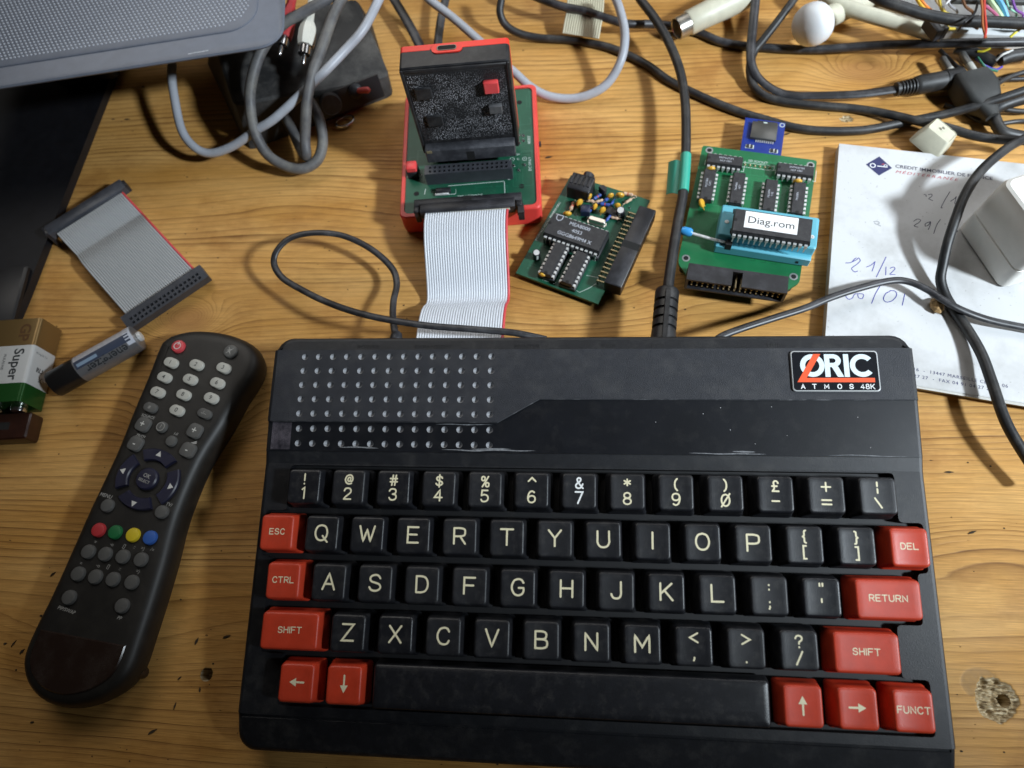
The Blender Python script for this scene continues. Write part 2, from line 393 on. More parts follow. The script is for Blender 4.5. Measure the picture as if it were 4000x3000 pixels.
# ------------------------------------------------------------------ the table top
def wood_material():
    m = bpy.data.materials.new('pine'); m.use_nodes = True
    nt = m.node_tree; p = nt.nodes['Principled BSDF']; L = nt.links
    tc = node(nt, 'ShaderNodeTexCoord').outputs['Object']
    sep = node(nt, 'ShaderNodeSeparateXYZ'); L.new(tc, sep.inputs[0])
    X = mth(nt, 'MULTIPLY', sep.outputs[0], 1000.0); Y = mth(nt, 'MULTIPLY', sep.outputs[1], 1000.0)
    def vec(a, b):
        c = node(nt, 'ShaderNodeCombineXYZ')
        L.new(mth(nt, 'MULTIPLY', X, a), c.inputs[0]); L.new(mth(nt, 'MULTIPLY', Y, b), c.inputs[1])
        return c.outputs[0]
    n1 = noisetex(nt, vec(0.0022, 0.008), 1.0, 2.0, 0.5)
    n2 = noisetex(nt, vec(0.012, 0.12), 1.0, 3.0, 0.55)
    v = mth(nt, 'ADD', Y, mth(nt, 'MULTIPLY_ADD', mth(nt, 'SUBTRACT', n1, 0.5), 42.0, mth(nt, 'MULTIPLY', mth(nt, 'SUBTRACT', n2, 0.5), 4.0)))
    dark = None
    for (px, py, ax, ay, A) in KNOTS:
        c = at(px, py)
        dx = mth(nt, 'DIVIDE', mth(nt, 'SUBTRACT', X, c.x), ax); dy = mth(nt, 'DIVIDE', mth(nt, 'SUBTRACT', Y, c.y), ay)
        r2 = mth(nt, 'ADD', mth(nt, 'MULTIPLY', dx, dx), mth(nt, 'MULTIPLY', dy, dy))
        g = mth(nt, 'POWER', 2.71828, mth(nt, 'MULTIPLY', r2, -1.0))
        v = mth(nt, 'MULTIPLY_ADD', g, A, v)
        if abs(A) >= 30:
            dark = g if dark is None else mth(nt, 'MAXIMUM', dark, g)
    # ring spacing drifts across the board
    cv = node(nt, 'ShaderNodeCombineXYZ'); L.new(mth(nt, 'MULTIPLY', v, 0.018), cv.inputs[1])
    w0 = mth(nt, 'MULTIPLY_ADD', noisetex(nt, cv.outputs[0], 1.0, 2.0), 7.0, mth(nt, 'MULTIPLY', v, 0.30))
    fr = mth(nt, 'FRACT', w0)
    ring = ramp(nt, fr, [(0.0, 0.12), (0.10, 0.02), (0.50, 0.10), (0.82, 0.55), (0.94, 1.0), (1.0, 0.35)])
    wn = node(nt, 'ShaderNodeTexWhiteNoise'); wn.noise_dimensions = '1D'; L.new(mth(nt, 'FLOOR', w0), wn.inputs['W'])
    amt = mth(nt, 'MULTIPLY_ADD', wn.outputs['Value'], 0.70, 0.24)
    patch = ramp(nt, noisetex(nt, vec(0.006, 0.03), 1.0, 2.0), [(0.34, 0.34), (0.60, 1.0)])
    k = mth(nt, 'MULTIPLY', mth(nt, 'MULTIPLY', ring, amt), patch)
    light = ramp(nt, noisetex(nt, vec(0.010, 0.035), 1.0, 3.0), [(0.3, (0.52, 0.256, 0.058)), (0.7, (0.69, 0.395, 0.130))])
    col = mixc(nt, k, light, (0.120, 0.040, 0.008))
    # fibres
    fib = ramp(nt, noisetex(nt, vec(0.07, 2.6), 1.0, 3.0, 0.65), [(0.30, 0.70), (0.68, 1.10)])
    col = mixc(nt, 1.0, col, fib, 'MULTIPLY')
    # glued boards of slightly different tone, with a thin joint between them
    bd = mth(nt, 'DIVIDE', mth(nt, 'ADD', Y, 23.0), 92.0)
    bw = node(nt, 'ShaderNodeTexWhiteNoise'); bw.noise_dimensions = '1D'; L.new(mth(nt, 'FLOOR', bd), bw.inputs['W'])
    tone = mth(nt, 'MULTIPLY_ADD', bw.outputs['Value'], 0.16, 0.90)
    joint = ramp(nt, mth(nt, 'FRACT', bd), [(0.0, 0.62), (0.006, 1.0)])
    cj = node(nt, 'ShaderNodeCombineXYZ'); tj = mth(nt, 'MULTIPLY', tone, joint)
    for q in range(3): L.new(tj, cj.inputs[q])
    col = mixc(nt, 1.0, col, cj.outputs[0], 'MULTIPLY')
    # handling stains and grime
    st = ramp(nt, noisetex(nt, vec(0.018, 0.022), 1.0, 5.0, 0.62), [(0.32, (0.70, 0.62, 0.56)), (0.50, (1.0, 1.0, 1.0))])
    col = mixc(nt, 0.95, col, st, 'MULTIPLY')
    if dark is not None:
        dk = ramp(nt, dark, [(0.25, 0.0), (0.85, 0.62)])
        col = mixc(nt, dk, col, mixc(nt, k, (0.30, 0.135, 0.045), (0.12, 0.04, 0.012)))
    # small dark flecks and dents
    fl = noisetex(nt, vec(0.24, 0.46), 1.0, 2.0, 0.5)
    fm = ramp(nt, fl, [(0.735, 0.0), (0.765, 0.75)])
    col = mixc(nt, fm, col, (0.06, 0.03, 0.012))
    # raw chipped wood where the surface is broken
    z = sep.outputs[2]
    raw = ramp(nt, mth(nt, 'MULTIPLY', z, -1000.0), [(0.04, 0.0), (0.25, 1.0)])
    chips = ramp(nt, noisetex(nt, vec(0.35, 1.3), 1.0, 4.0, 0.6), [(0.34, (0.13, 0.085, 0.045)), (0.5, (0.38, 0.28, 0.15)), (0.66, (0.62, 0.54, 0.38))])
    chips = mixc(nt, ramp(nt, mth(nt, 'MULTIPLY', z, -1000.0), [(0.16, 0.0), (0.32, 1.0)]), (0.27, 0.17, 0.075), chips)
    col = mixc(nt, raw, col, chips)
    L.new(col, p.inputs['Base Color'])
    rg = ramp(nt, noisetex(nt, vec(0.03, 0.05), 1.0, 4.0, 0.6), [(0.3, 0.45), (0.7, 0.68)])
    L.new(mth(nt, 'MAXIMUM', rg, mth(nt, 'MULTIPLY', raw, 0.9)), p.inputs['Roughness'])
    p.inputs['Specular IOR Level'].default_value = 0.22
    b = node(nt, 'ShaderNodeBump'); b.inputs['Strength'].default_value = 0.5; b.inputs['Distance'].default_value = 0.0004
    hgt = mth(nt, 'ADD', mth(nt, 'MULTIPLY', k, -0.9), mth(nt, 'ADD', mth(nt, 'MULTIPLY', fib, 0.35), mth(nt, 'MULTIPLY', fm, -1.5)))
    L.new(hgt, b.inputs['Height']); L.new(b.outputs[0], p.inputs['Normal'])
    return m

KNOTS = [(402, 690, 17, 10, 42), (418, 905, 24, 15, 29), (2140, 1190, 55, 24, -17), (1870, 150, 22, 12, 30), (1260, 640, 40, 14, 12),
         (230, 1380, 60, 20, 14), (660, 440, 60, 22, -9), (1560, 640, 50, 18, -12)]
WOOD = wood_material()

HOLES = [(2152, 1512, 'crater'), (446, 1457, 'drill'), (1829, 257, 'dent')]
def build_table():
    X0, X1, Y0, Y1, TH = -900.0, 900.0, -420.0, 900.0, 22.0
    mb = MB(); rects = []
    patches = []
    for px, py, kind in HOLES:
        c = at(px, py); hw = {'crater': 17.0, 'drill': 5.0, 'dent': 6.0}[kind]
        patches.append((c.x, c.y, hw, kind))
    xs = sorted([X0, X1] + [v for cx, cy, h, k in patches for v in (cx - h, cx + h)])
    ys = sorted([Y0, Y1] + [v for cx, cy, h, k in patches for v in (cy - h, cy + h)])
    def inside(x, y):
        for p in patches:
            if abs(x - p[0]) < p[2] and abs(y - p[1]) < p[2]: return p
    for i in range(len(xs) - 1):
        for j in range(len(ys) - 1):
            if not inside((xs[i] + xs[i + 1]) / 2, (ys[j] + ys[j + 1]) / 2):
                mb.poly([(xs[i], ys[j], 0), (xs[i + 1], ys[j], 0), (xs[i + 1], ys[j + 1], 0), (xs[i], ys[j + 1], 0)])
    for cx, cy, h, kind in patches:
        n = 96 if kind == 'crater' else 40
        vs = []
        for j in range(n + 1):
            for i in range(n + 1):
                x, y = -h + 2 * h * i / n, -h + 2 * h * j / n
                z = 0.0
                if kind == 'drill':
                    r = sqrt(x * x + y * y); z = -6.0 if r < 2.3 else (-6.0 * max(0, (2.75 - r) / 0.45) if r < 2.75 else 0)
                elif kind == 'dent':
                    r = sqrt((x / 1.5) ** 2 + y * y) + 0.9 * noise.noise((x * .6, y * .6, 3)); z = -1.6 * max(0, 1 - r / 2.6)
                else:
                    a = atan2(y, x)
                    R_ = 8.4 + 1.6 * noise.noise((cos(a) * 1.7, sin(a) * 1.7, 5.1)) + 0.8 * noise.noise((cos(a) * 5, sin(a) * 5, 2.2))
                    r = sqrt(x * x + y * y)
                    if r < R_:
                        e = min(1.0, (R_ - r) / 2.0)
                        z = -e * (1.0 + 1.9 * max(0, noise.noise((x * .42, y * .42, 9))) + 1.1 * noise.noise((x * .35, y * 1.7, 4)) + .22 * noise.noise((x * 1.4, y * 3.4, 7)))
                        z = min(z, -0.30 * e)
                        d = sqrt((x - 3.2) ** 2 + (y + 0.2) ** 2)
                        if d < 2.4: z -= 4.5 * min(1, (2.4 - d) / 0.8)
                    elif (x + 4.5) ** 2 / 60 + (y - 5.5) ** 2 / 40 < 1 and y > 1.0:
                        q = 1 - ((x + 4.5) ** 2 / 60 + (y - 5.5) ** 2 / 40)
                        z = -0.05 - 0.14 * min(1, q * 6) * (0.7 + 0.3 * noise.noise((x * .6, y * .6, 1)))
                vs.append((cx + x, cy + y, z))
        fs = [(j * (n + 1) + i, j * (n + 1) + i + 1, (j + 1) * (n + 1) + i + 1, (j + 1) * (n + 1) + i) for j in range(n) for i in range(n)]
        mb.add(vs, fs)
    q = [(X0, Y0), (X1, Y0), (X1, Y1), (X0, Y1)]
    for i in range(4):
        a, b = q[i], q[(i + 1) % 4]
        mb.poly([(a[0], a[1], -TH), (b[0], b[1], -TH), (b[0], b[1], 0), (a[0], a[1], 0)])
    mb.poly([(X0, Y0, -TH), (X0, Y1, -TH), (X1, Y1, -TH), (X1, Y0, -TH)])
    o = ob('table_top', mb, WOOD)
    o['kind'] = 'structure'; o['label'] = 'scratched varnished pine table top'
build_table()

# ------------------------------------------------------------------ the home computer
M_case = mat('case_plastic', (0.0085, 0.0092, 0.0115), 0.48, spec=0.42, var=0.22, vs=300, bump=0.35, bs=2600, dust=0.10, ds=120, dlo=0.5)
M_panel = mat('panel_textured_paint', (0.0185, 0.0200, 0.0255), 0.58, spec=0.4, var=0.15, vs=260, bump=0.7, bs=2200, dust=0.10, ds=70, dlo=0.48)
M_dark = mat('panel_smooth_plastic', (0.0060, 0.0067, 0.0092), 0.34, var=0.2, vs=60, bump=0.12, bs=2600, dust=0.04, ds=160, dlo=0.50)
M_scuff = mat('scuffed_edge', (0.05, 0.052, 0.058), 0.7, dust=0.9, dcol=(0.45, 0.45, 0.46), ds=140, dlo=0.50)
M_dimple = mat('dusty_dimple', (0.26, 0.265, 0.28), 0.75, var=0.35, vs=900)
M_keyb = mat('key_black', (0.0085, 0.009, 0.0115), 0.42, orand=0.16, bump=0.25, bs=2400, var=0.25, vs=250, dust=0.10, ds=260, dlo=0.5)
M_keyr = mat('key_red', (0.49, 0.043, 0.016), 0.42, orand=0.12, bump=0.18, bs=2400, var=0.10, vs=160, dust=0.05, ds=200, dlo=0.5, dcol=(0.5, 0.3, 0.25))
M_leg = mat('legend_cream', (0.72, 0.66, 0.45), 0.55)
M_legw = mat('legend_white', (0.80, 0.82, 0.82), 0.5)
M_black = mat('black', (0.006, 0.006, 0.007), 0.6)
KM = T(0, 0, 35) @ RX(8)           # frame of the key tops
KC_ = KM @ T(0.63, 11.7, -5) @ Matrix.Diagonal((1.018, 1.018, 1.0, 1.0)) @ T(-0.63, -11.7, 0)   # frame of the case top, 5 mm lower
U = 19.05
comp = thing('home_computer', 'black home computer with red function keys and a slanted keyboard in the foreground', 'computer')

def zd(y): return -0.6 - 0.06 * (76.0 - y)
def ez(x, y):
    lim = 76.0 if x > 0 else 65.85
    if y >= 97.35: return -2.0 - (y - 97.35) * 0.10
    if y >= lim: return 0.0
    if y >= 53.2: return zd(y)
    if y >= 48.0: return -2.2 - (53.2 - y) / 5.2
    if y >= -50.4: return -3.2
    return -3.8 - (-50.6 - y) * 0.27
def outline(ins):
    hx, cy, hy, r = 133.9 - ins, 19.5, 84.6 - ins, 7.0
    base = [(p[0], p[1] + cy) for p in rr(hx, hy, r, 5)]
    brk = [97.36, 97.34, 76.01, 75.99, 65.86, 65.84, 53.21, 53.19, 48.0, -50.39, -50.41]
    out = []
    for i, p in enumerate(base):
        out.append(p)
        q = base[(i + 1) % len(base)]
        if abs(p[0] - q[0]) < 1e-6 and abs(p[1] - q[1]) > 20:
            for y in (brk if q[1] < p[1] else brk[::-1]): out.append((p[0], y))
    return out
def build_case():
    mb = MB(); rings = []
    o0 = outline(2.5)
    rings.append([(x, y * 0.99 + 0.4, 0.0) for x, y in outline(5.0)])
    rings.append([(x, y * 0.99 + 0.4, 1.2) for x, y in outline(3.6)])
    for ins, dz in ((0.0, -5.0), (0.0, -2.4), (0.35, -1.0), (1.0, -0.25), (2.0, 0.0)):
        rings.append([tuple(KC_ @ Vector((x, y, ez(x, y) + dz))) for x, y in outline(ins)])
    mb.loft(rings, True, False)
    ob('case_shell', mb, M_case, comp, ang=30)
    # back lip with the socket names moulded in
    e = 131.9
    lp = MB()
    lp.poly([(x, y, ez(x, y)) for x, y in outline(2.0) if y >= 97.355])
    lp.poly([(-e, 97.35, 0), (e, 97.35, 0), (e, 97.35, -2.0), (-e, 97.35, -2.0)])
    ob('back_lip', lp, M_case, comp, KC_)
    for t, px in (('POWER', 811), ('EXPANSION', 957), ('PRINTER', 1167), ('TAPE', 1345), ('RGB', 1449), ('UHF', 1690)):
        x = (px - 1281) * 0.1955
        lettering(t, 2.7, M_black, comp, KC_ @ T(x, 99.1, -2.05), off=0.02, spacing=1.1)
    # upper textured panel and lower smooth panel, both pierced by the grille dimples
    GX, GY, px, py, R_ = -119.3, 94.2, 6.325, 6.3, 1.42
    def cells(mb, rows, zf):
        n = 12
        for r in rows:
            for c in range(14):
                cx, cy = GX + c * px, GY - r * py
                ci = [(cx + R_ * cos(2 * pi * k / n), cy + R_ * sin(2 * pi * k / n)) for k in range(n)]
                sq = []
                for k in range(n):
                    a = 2 * pi * k / n; d = max(abs(cos(a)), abs(sin(a)))
                    sq.append((cx + px / 2 * cos(a) / d, cy + py / 2 * sin(a) / d))
                sq_all = []
                for k in range(n):
                    k2 = (k + 1) % n
                    a, b = sq[k], sq[k2]; pts = [a]
                    # corner point if the edge turns
                    if abs(a[0] - b[0]) > 1e-6 and abs(a[1] - b[1]) > 1e-6:
                        q = (a[0], b[1]) if abs(abs(a[0] - cx) - px / 2) < 1e-6 else (b[0], a[1])
                        pts.append(q)
                    pts.append(b)
                    loop = [ci[k]] + pts + [ci[k2]]
                    mb.poly([(p[0], p[1], zf(p[1])) for p in loop])
    xa, xb = GX - px / 2, GX + 13.5 * px
    ya, ym, yb = GY + py / 2, GY - 4.5 * py, GY - 6.5 * py
    up = MB(); cells(up, range(5), lambda y: 0.0)
    up.poly([(-e, ym, 0), (xa, ym, 0), (xa, ya, 0), (-e, ya, 0)])
    up.poly([(xb, ym, 0), (-16.5, 75.8, 0), (e, 76, 0), (e, ya, 0), (xb, ya, 0)])
    ob('upper_panel', up, M_panel, comp, KC_)
    dk = MB(); cells(dk, (5, 6), zd)
    Q = lambda x, y: (x, y, zd(y))
    dk.poly([Q(-e, yb), Q(xa, yb), Q(xa, ym), Q(-e, ym)])
    dk.poly([Q(xb, yb), Q(e, yb), Q(e, 76), Q(-16.5, 75.8), Q(xb, ym)])
    ob('lower_panel', dk, M_dark, comp, KC_)
    stp = MB()
    pl = [(-e, ym), (xb, ym), (-16.5, 75.8), (e, 76)]
    for a, b in zip(pl, pl[1:]):
        n = max(1, int(abs(b[0] - a[0]) / 4))
        for i in range(n):
            p = [a[0] + (b[0] - a[0]) * i / n, a[1] + (b[1] - a[1]) * i / n]; q = [a[0] + (b[0] - a[0]) * (i + 1) / n, a[1] + (b[1] - a[1]) * (i + 1) / n]
            d = 0.28
            stp.add([(p[0], p[1] - d, zd(p[1]) - 0.05), (q[0], q[1] - d, zd(q[1]) - 0.05), (q[0], q[1], 0.02), (p[0], p[1], 0.02)], [(0, 1, 2, 3)])
    ob('panel_step', stp, M_scuff, comp, KC_)
    bowl = MB(); n = 12
    bowl.lathe([(R_, 0), (R_ * 0.93, -0.45), (R_ * 0.75, -0.95), (R_ * 0.42, -1.3), (0.02, -1.42)], n, cap0=False, cap1=False)
    bowl.f = [tuple(reversed(f)) for f in bowl.f]
    bm = mesh('grille_dimple', bowl)
    for r in range(7):
        for c in range(14):
            y = GY - r * py
            ob('grille_dimple', bm, M_dimple, comp, KC_ @ T(GX + c * px, y, 0 if r < 5 else zd(y)))
    # slope behind the keys, bezel round the keys, key well
    sl = MB()
    sl.poly([(-e, 48, -3.2), (e, 48, -3.2), (e, 53.2, -2.2), (-e, 53.2, -2.2)])
    sl.poly([(-e, 53.2, -2.2), (e, 53.2, -2.2), (e, 53.2, zd(53.2)), (-e, 53.2, zd(53.2))])
    ob('rear_bevel', sl, M_case, comp, KC_)
    rows = [(38.1, -0.52, 12.53), (19.05, -0.995, 12.995), (0, -0.77, 12.78), (-19.05, -0.77, 12.28), (-38.1, -0.27, 12.78)]
    lf, rt = [], []
    for y, a, b in rows:
        y1, y0 = y + U / 2 + (0.3 if y > 30 else 0), y - U / 2 - (0.4 if y < -30 else 0)
        lf += [((a - 6) * U, y1), ((a - 6) * U, y0)]; rt += [((b - 6) * U, y1), ((b - 6) * U, y0)]
    def clean(seq):
        o_ = []
        for p in seq:
            if o_ and (Vector(o_[-1]) - Vector(p)).length < 0.3: continue
            o_.append(p)
        return o_
    raw = clean(lf[:1] + lf[1:] + rt[::-1])
    # drop collinear points
    pp = [raw[i] for i in range(len(raw)) if abs((Vector(raw[i]) - Vector(raw[i - 1])).cross(Vector(raw[(i + 1) % len(raw)]) - Vector(raw[i]))) > 1e-3]
    hole = roundpoly([(0.63 + (x - 0.63) / 1.018, 11.7 + (y - 11.7) / 1.018) for x, y in pp], 1.8)
    outer = [(-e, -50.5), (e, -50.5), (e, 48), (-e, 48)]
    vs, fs = tess(outer, [hole])
    bz = MB(); bz.add([(x, y, -3.2) for x, y, _ in vs], fs)
    hs = hole if sum(a[0] * b[1] - b[0] * a[1] for a, b in zip(hole, hole[1:] + hole[:1])) < 0 else hole[::-1]
    # rounded lip of the opening
    bz.loft([[(x, y, -3.2) for x, y in hs], [(x, y, -7.5) for x, y in hs]], False, False)
    ob('key_bezel', bz, M_case, comp, KC_)
    fl = MB(); vs, fs = tess(hole); fl.add([(x, y, -7.5) for x, y, _ in vs], fs)
    ob('key_well_floor', fl, M_black, comp, KC_)
    # groove and front lip
    fr = MB()
    pr = [(-50.5, -3.2), (-50.8, -4.3), (-51.6, -4.5), (-52.0, ez(0, -52.0))]
    for (y1, z1), (y2, z2) in zip(pr, pr[1:]):
        fr.poly([(-e, y2, z2), (e, y2, z2), (e, y1, z1), (-e, y1, z1)])
    rim = [(x, y) for x, y in outline(2.0) if y < -50.405]
    fr.poly([(x, y, ez(x, y)) for x, y in [(-e, -52.0)] + [p for p in rim if p[1] < -52.0] + [(e, -52.0)]])
    ob('front_lip', fr, M_case, comp, KC_, ang=20)
build_case()

def rrs(hx, hy, r, n=4, m=8):
    b = rr(hx, hy, r, n); out = []
    for i, p in enumerate(b):
        q = b[(i + 1) % len(b)]; out.append(p)
        if (i + 1) % (n + 1) == 0:
            out += [(p[0] + (q[0] - p[0]) * k / m, p[1] + (q[1] - p[1]) * k / m) for k in range(1, m)]
    return out
def keycap(wu, deep=0.0, topw=None):
    """one keycap, width in key units, origin at the middle of its top"""
    hb = wu * U / 2 - 1.25; hd = 8.28; ht = hb - 1.7; mb = MB()
    dish = lambda x, y: -0.42 + 0.42 * min(1.0, (x / ht) ** 2)
    rg = []
    for z, dx, dy, r in ((-10.6, 0, 0, 1.3), (-8.4, .12, .12, 1.3), (-8.1, .42, .42, 1.3), (-4.0, .85, .8, 1.5), (-1.2, 1.22, 1.1, 1.7)):
        rg.append([(x, y, z) for x, y in rrs(hb - dx, hd - dy, r, 4)])
    for ins, dz in ((1.5, -0.42), (1.85, -0.10), (2.25, 0.0)):
        rg.append([(x, y, dish(x, y) + dz) for x, y in rrs(hb - ins, hd - ins + 0.15, 1.6 - ins * .15, 4)])
    last = rg[-1]
    for k in (0.8, 0.6, 0.4, 0.2):
        rg.append([(x * k, y * k, dish(x * k, y * k)) for x, y, z in last])
    mb.loft(rg, False, True)
    return mb, dish
KC = {}
def add_key(u, row, wu, red, top, bottom=None, h=None):
    key = (wu, red)
    if key not in KC:
        mb, dish = keycap(wu); KC[key] = (mesh('key', mb, 50), dish)
    me, dish = KC[key]
    tilt = (rnd.random() - .5) * 1.6
    o = ob('key', me, M_keyr if red else M_keyb, comp, KM @ T((u - 6) * U, (2 - row) * U, 0) @ RZ(tilt * .6) @ RX(tilt))
    lg = MB()
    if bottom is not None:
        stroke_text(lg, top, 0.1, 3.1, 4.1, 0.66, dish); stroke_text(lg, bottom, 0.0, -2.7, 4.5, 0.66, dish)
    elif len(top) == 1: stroke_text(lg, top, 0.0, 0.3, 6.1 if not red else 6.4, 0.78 if not red else 0.7, dish)
    else: stroke_text(lg, top, 0.0, 0.4, 2.2, 0.36, dish, gap=0.33)
    ob('legend', lg, M_legw if top == '&' else M_leg, o)
for i, (t, b) in enumerate(zip('!@#$%^&*()£+¦', '123456789Ø-=\\')): add_key(i, 0, 1, False, t, b)
add_key(-0.5, 1, 1, True, 'ESC')
for i, t in enumerate('QWERTYUIOP'): add_key(0.5 + i, 1, 1, False, t)
add_key(10.5, 1, 1, False, '{', '['); add_key(11.5, 1, 1, False, '}', ']'); add_key(12.5, 1, 1, True, 'DEL')
add_key(-0.25, 2, 1, True, 'CTRL')
for i, t in enumerate('ASDFGHJKL'): add_key(0.75 + i, 2, 1, False, t)
add_key(9.75, 2, 1, False, ':', ';'); add_key(10.75, 2, 1, False, '"', "'"); add_key(12.0, 2, 1.5, True, 'RETURN')
add_key(0.0, 3, 1.5, True, 'SHIFT')
for i, t in enumerate('ZXCVBNM'): add_key(1.25 + i, 3, 1, False, t)
add_key(8.25, 3, 1, False, '<', ','); add_key(9.25, 3, 1, False, '>', '.'); add_key(10.25, 3, 1, False, '?', '/'); add_key(11.5, 3, 1.5, True, 'SHIFT')
add_key(0.25, 4, 1, True, '←'); add_key(1.25, 4, 1, True, '↓'); add_key(10.25, 4, 1, True, '↑'); add_key(11.25, 4, 1, True, '→'); add_key(12.25, 4, 1, True, 'FUNCT')
def space_bar():
    mb = MB(); hb = 8 * U / 2 - 0.75; rg = []
    for z, dx, dy, r in ((-10.6, 0, 0, 1), (-6, .5, .4, 1), (-3.2, .9, .7, 1), (-2.5, 1.2, .9, 1), (-2.2, 1.6, 1.3, 1)):
        rg.append([(x, y, z) for x, y in rr(hb - dx, 8.78 - dy, r, 3)])
    last = rg[-1]
    for k in (0.75, 0.4): rg.append([(x * (1 - (1 - k) * .1), y * k, -2.2 + 0.35 * (1 - k)) for x, y, z in last])
    mb.loft(rg, False, True)
    ob('space_bar', mb, M_keyb, comp, KM @ T((5.75 - 6) * U, -2 * U, 0.9), label='long black space bar')
space_bar()

# badge
def badge():
    M_b = mat('badge_black', (0.008, 0.009, 0.012), 0.25, spec=0.6)
    M_rim = mat('badge_rim', (0.45, 0.46, 0.46), 0.4)
    M_or = mat('badge_orange', (0.80, 0.10, 0.03), 0.4)
    M_wh = mat('badge_white', (0.66, 0.76, 0.78), 0.4)
    BM = KC_ @ T(102.3, 87.5, 0)
    o = ob('badge', MB().loft([[(x, y, z) for x, y in rr(16.9 - i, 8.45 - i, 1.4, 4)] for z, i in ((0.0, 0), (0.75, 0), (0.9, .15))]), M_rim, comp, BM)
    ob('badge_face', MB().loft([[(x, y, z) for x, y in rr(16.45, 8.0, 1.2, 4)] for z in (0.5, 0.935)]), M_b, o)
    lt = MB(); z = 0.98; s0 = lambda x, y: 0.0
    def ring(cx, cy, ro, ri, a0, a1, n=36, sx=1.0, zz=z):
        pts = [(cx + ro * sx * cos(radians(a0 + (a1 - a0) * k / n)), cy + ro * sin(radians(a0 + (a1 - a0) * k / n)), zz) for k in range(n + 1)]
        pin = [(cx + ri * sx * cos(radians(a0 + (a1 - a0) * k / n)), cy + ri * sin(radians(a0 + (a1 - a0) * k / n)), zz) for k in range(n + 1)]
        N = n + 1
        lt.add(pts + pin, [(k, k + 1, N + k + 1, N + k) for k in range(n)])
    CY, RO, RI = 2.25, 4.75, 2.75
    ring(-8.7, CY, RO, RI, 0, 360)
    ring(10.6, CY, RO, RI, 40, 320)
    lt.add([(-3.9, CY - RO, z), (-1.9, CY - RO, z), (-1.9, CY + RO, z), (-3.9, CY + RO, z)], [(0, 1, 2, 3)])
    ring(-0.6, CY + 2.05, 2.7, 0.95, -90, 90, 18, 1.15, z + .01)
    lt.add([(-1.9, CY + 3.0, z + .01), (-0.6, CY + 3.0, z + .01), (-0.6, CY + 4.75, z + .01), (-1.9, CY + 4.75, z + .01)], [(0, 1, 2, 3)])
    lt.add([(-1.9, CY - .65, z + .01), (-0.6, CY - .65, z + .01), (-0.6, CY + 1.1, z + .01), (-1.9, CY + 1.1, z + .01)], [(0, 1, 2, 3)])
    lt.add([(-1.2, CY - .6, z + .02), (0.9, CY - RO, z + .02), (3.3, CY - RO, z + .02), (1.2, CY - .3, z + .02)], [(0, 1, 2, 3)])
    lt.add([(3.5, CY - RO, z), (5.5, CY - RO, z), (5.5, CY + RO, z), (3.5, CY + RO, z)], [(0, 1, 2, 3)])
    ob('badge_lettering', lt, M_wh, o)
    og = MB()
    og.add([(-15.0, -4.7, 1.03), (14.9, -4.7, 1.03), (14.9, -2.9, 1.03), (-11.2, -2.9, 1.03), (-5.2, 7.1, 1.03), (-8.0, 7.1, 1.03)], [(0, 1, 2, 3), (0, 3, 4, 5)])
    ob('badge_stripe', og, M_or, o)
    sm = MB()
    for ch, x in zip('ATMOS', (-12.9, -8.5, -3.8, 1.2, 5.7)): stroke_text(sm, ch, x, -6.45, 1.75, 0.36, z0=1.0)
    stroke_text(sm, '48K', 11.9, -6.45, 1.9, 0.30, z0=1.0, gap=0.34)
    ob('badge_small_lettering', sm, M_legw, o)
badge()
# sticky residue left of the grille, rub marks on the smooth panel
def residue():
    m = mat('sticker_residue', (0.016, 0.015, 0.020), 0.34, dust=0.7, dcol=(0.20, 0.175, 0.205), ds=110, dlo=0.42)
    mb = MB(); mb.poly([(-131.4, 53.8, zd(53.8) + .03), (-122.8, 53.8, zd(53.8) + .03), (-122.6, 65.2, zd(65.2) + .03), (-131.2, 65.4, zd(65.4) + .03)])
    ob('sticker_residue', mb, m, comp, KC_)
    m2 = mat('rub_mark', (0.16, 0.165, 0.175), 0.8, var=0.4, vs=900)
    def streak(x0, x1, y, wmax, n=14):
        mb = MB(); a, b = [], []
        for i in range(n + 1):
            t = i / n; x = x0 + (x1 - x0) * t
            ww = wmax * sin(pi * t) ** .6 * (0.4 + 0.6 * abs(noise.noise((x * .35, y, 1.3)))) + .02
            yy = y + 0.5 * noise.noise((x * .08, y, 0))
            a.append((x, yy - ww, zd(yy) + .035)); b.append((x, yy + ww, zd(yy) + .035))
        N = n + 1
        mb.add(a + b, [(i, i + 1, N + i + 1, N + i) for i in range(n)])
        ob('rub_mark', mb, m2, comp, KC_)
    for x0, x1, y, ww in ((-101, -84, 54.6, .45), (-57, -18, 54.3, .55), (-45, -28, 54.9, .3), (44, 74, 54.0, .35), (61, 70, 54.9, .5), (-60, -36, 64.9, .3), (98, 128, 53.7, .2)):
        streak(x0, x1, y, ww)
    mw = mat('white_fleck', (0.7, 0.7, 0.7), 0.8)
    fm = mesh('fleck', MB().lathe([(.2, 0), (.16, .12), (.03, .16)], 6))
    for x, y in ((50, 70), (57, 72.5), (77, 73), (60.5, 63.5), (82.5, 61.5), (110, 69), (114, 57), (70, 58), (31, 66.5)):
        ob('dust_fleck', fm, mw, comp, KC_ @ T(x, y, zd(y)) @ Matrix.Scale(0.4 + rnd.random() * .6, 4))
residue()

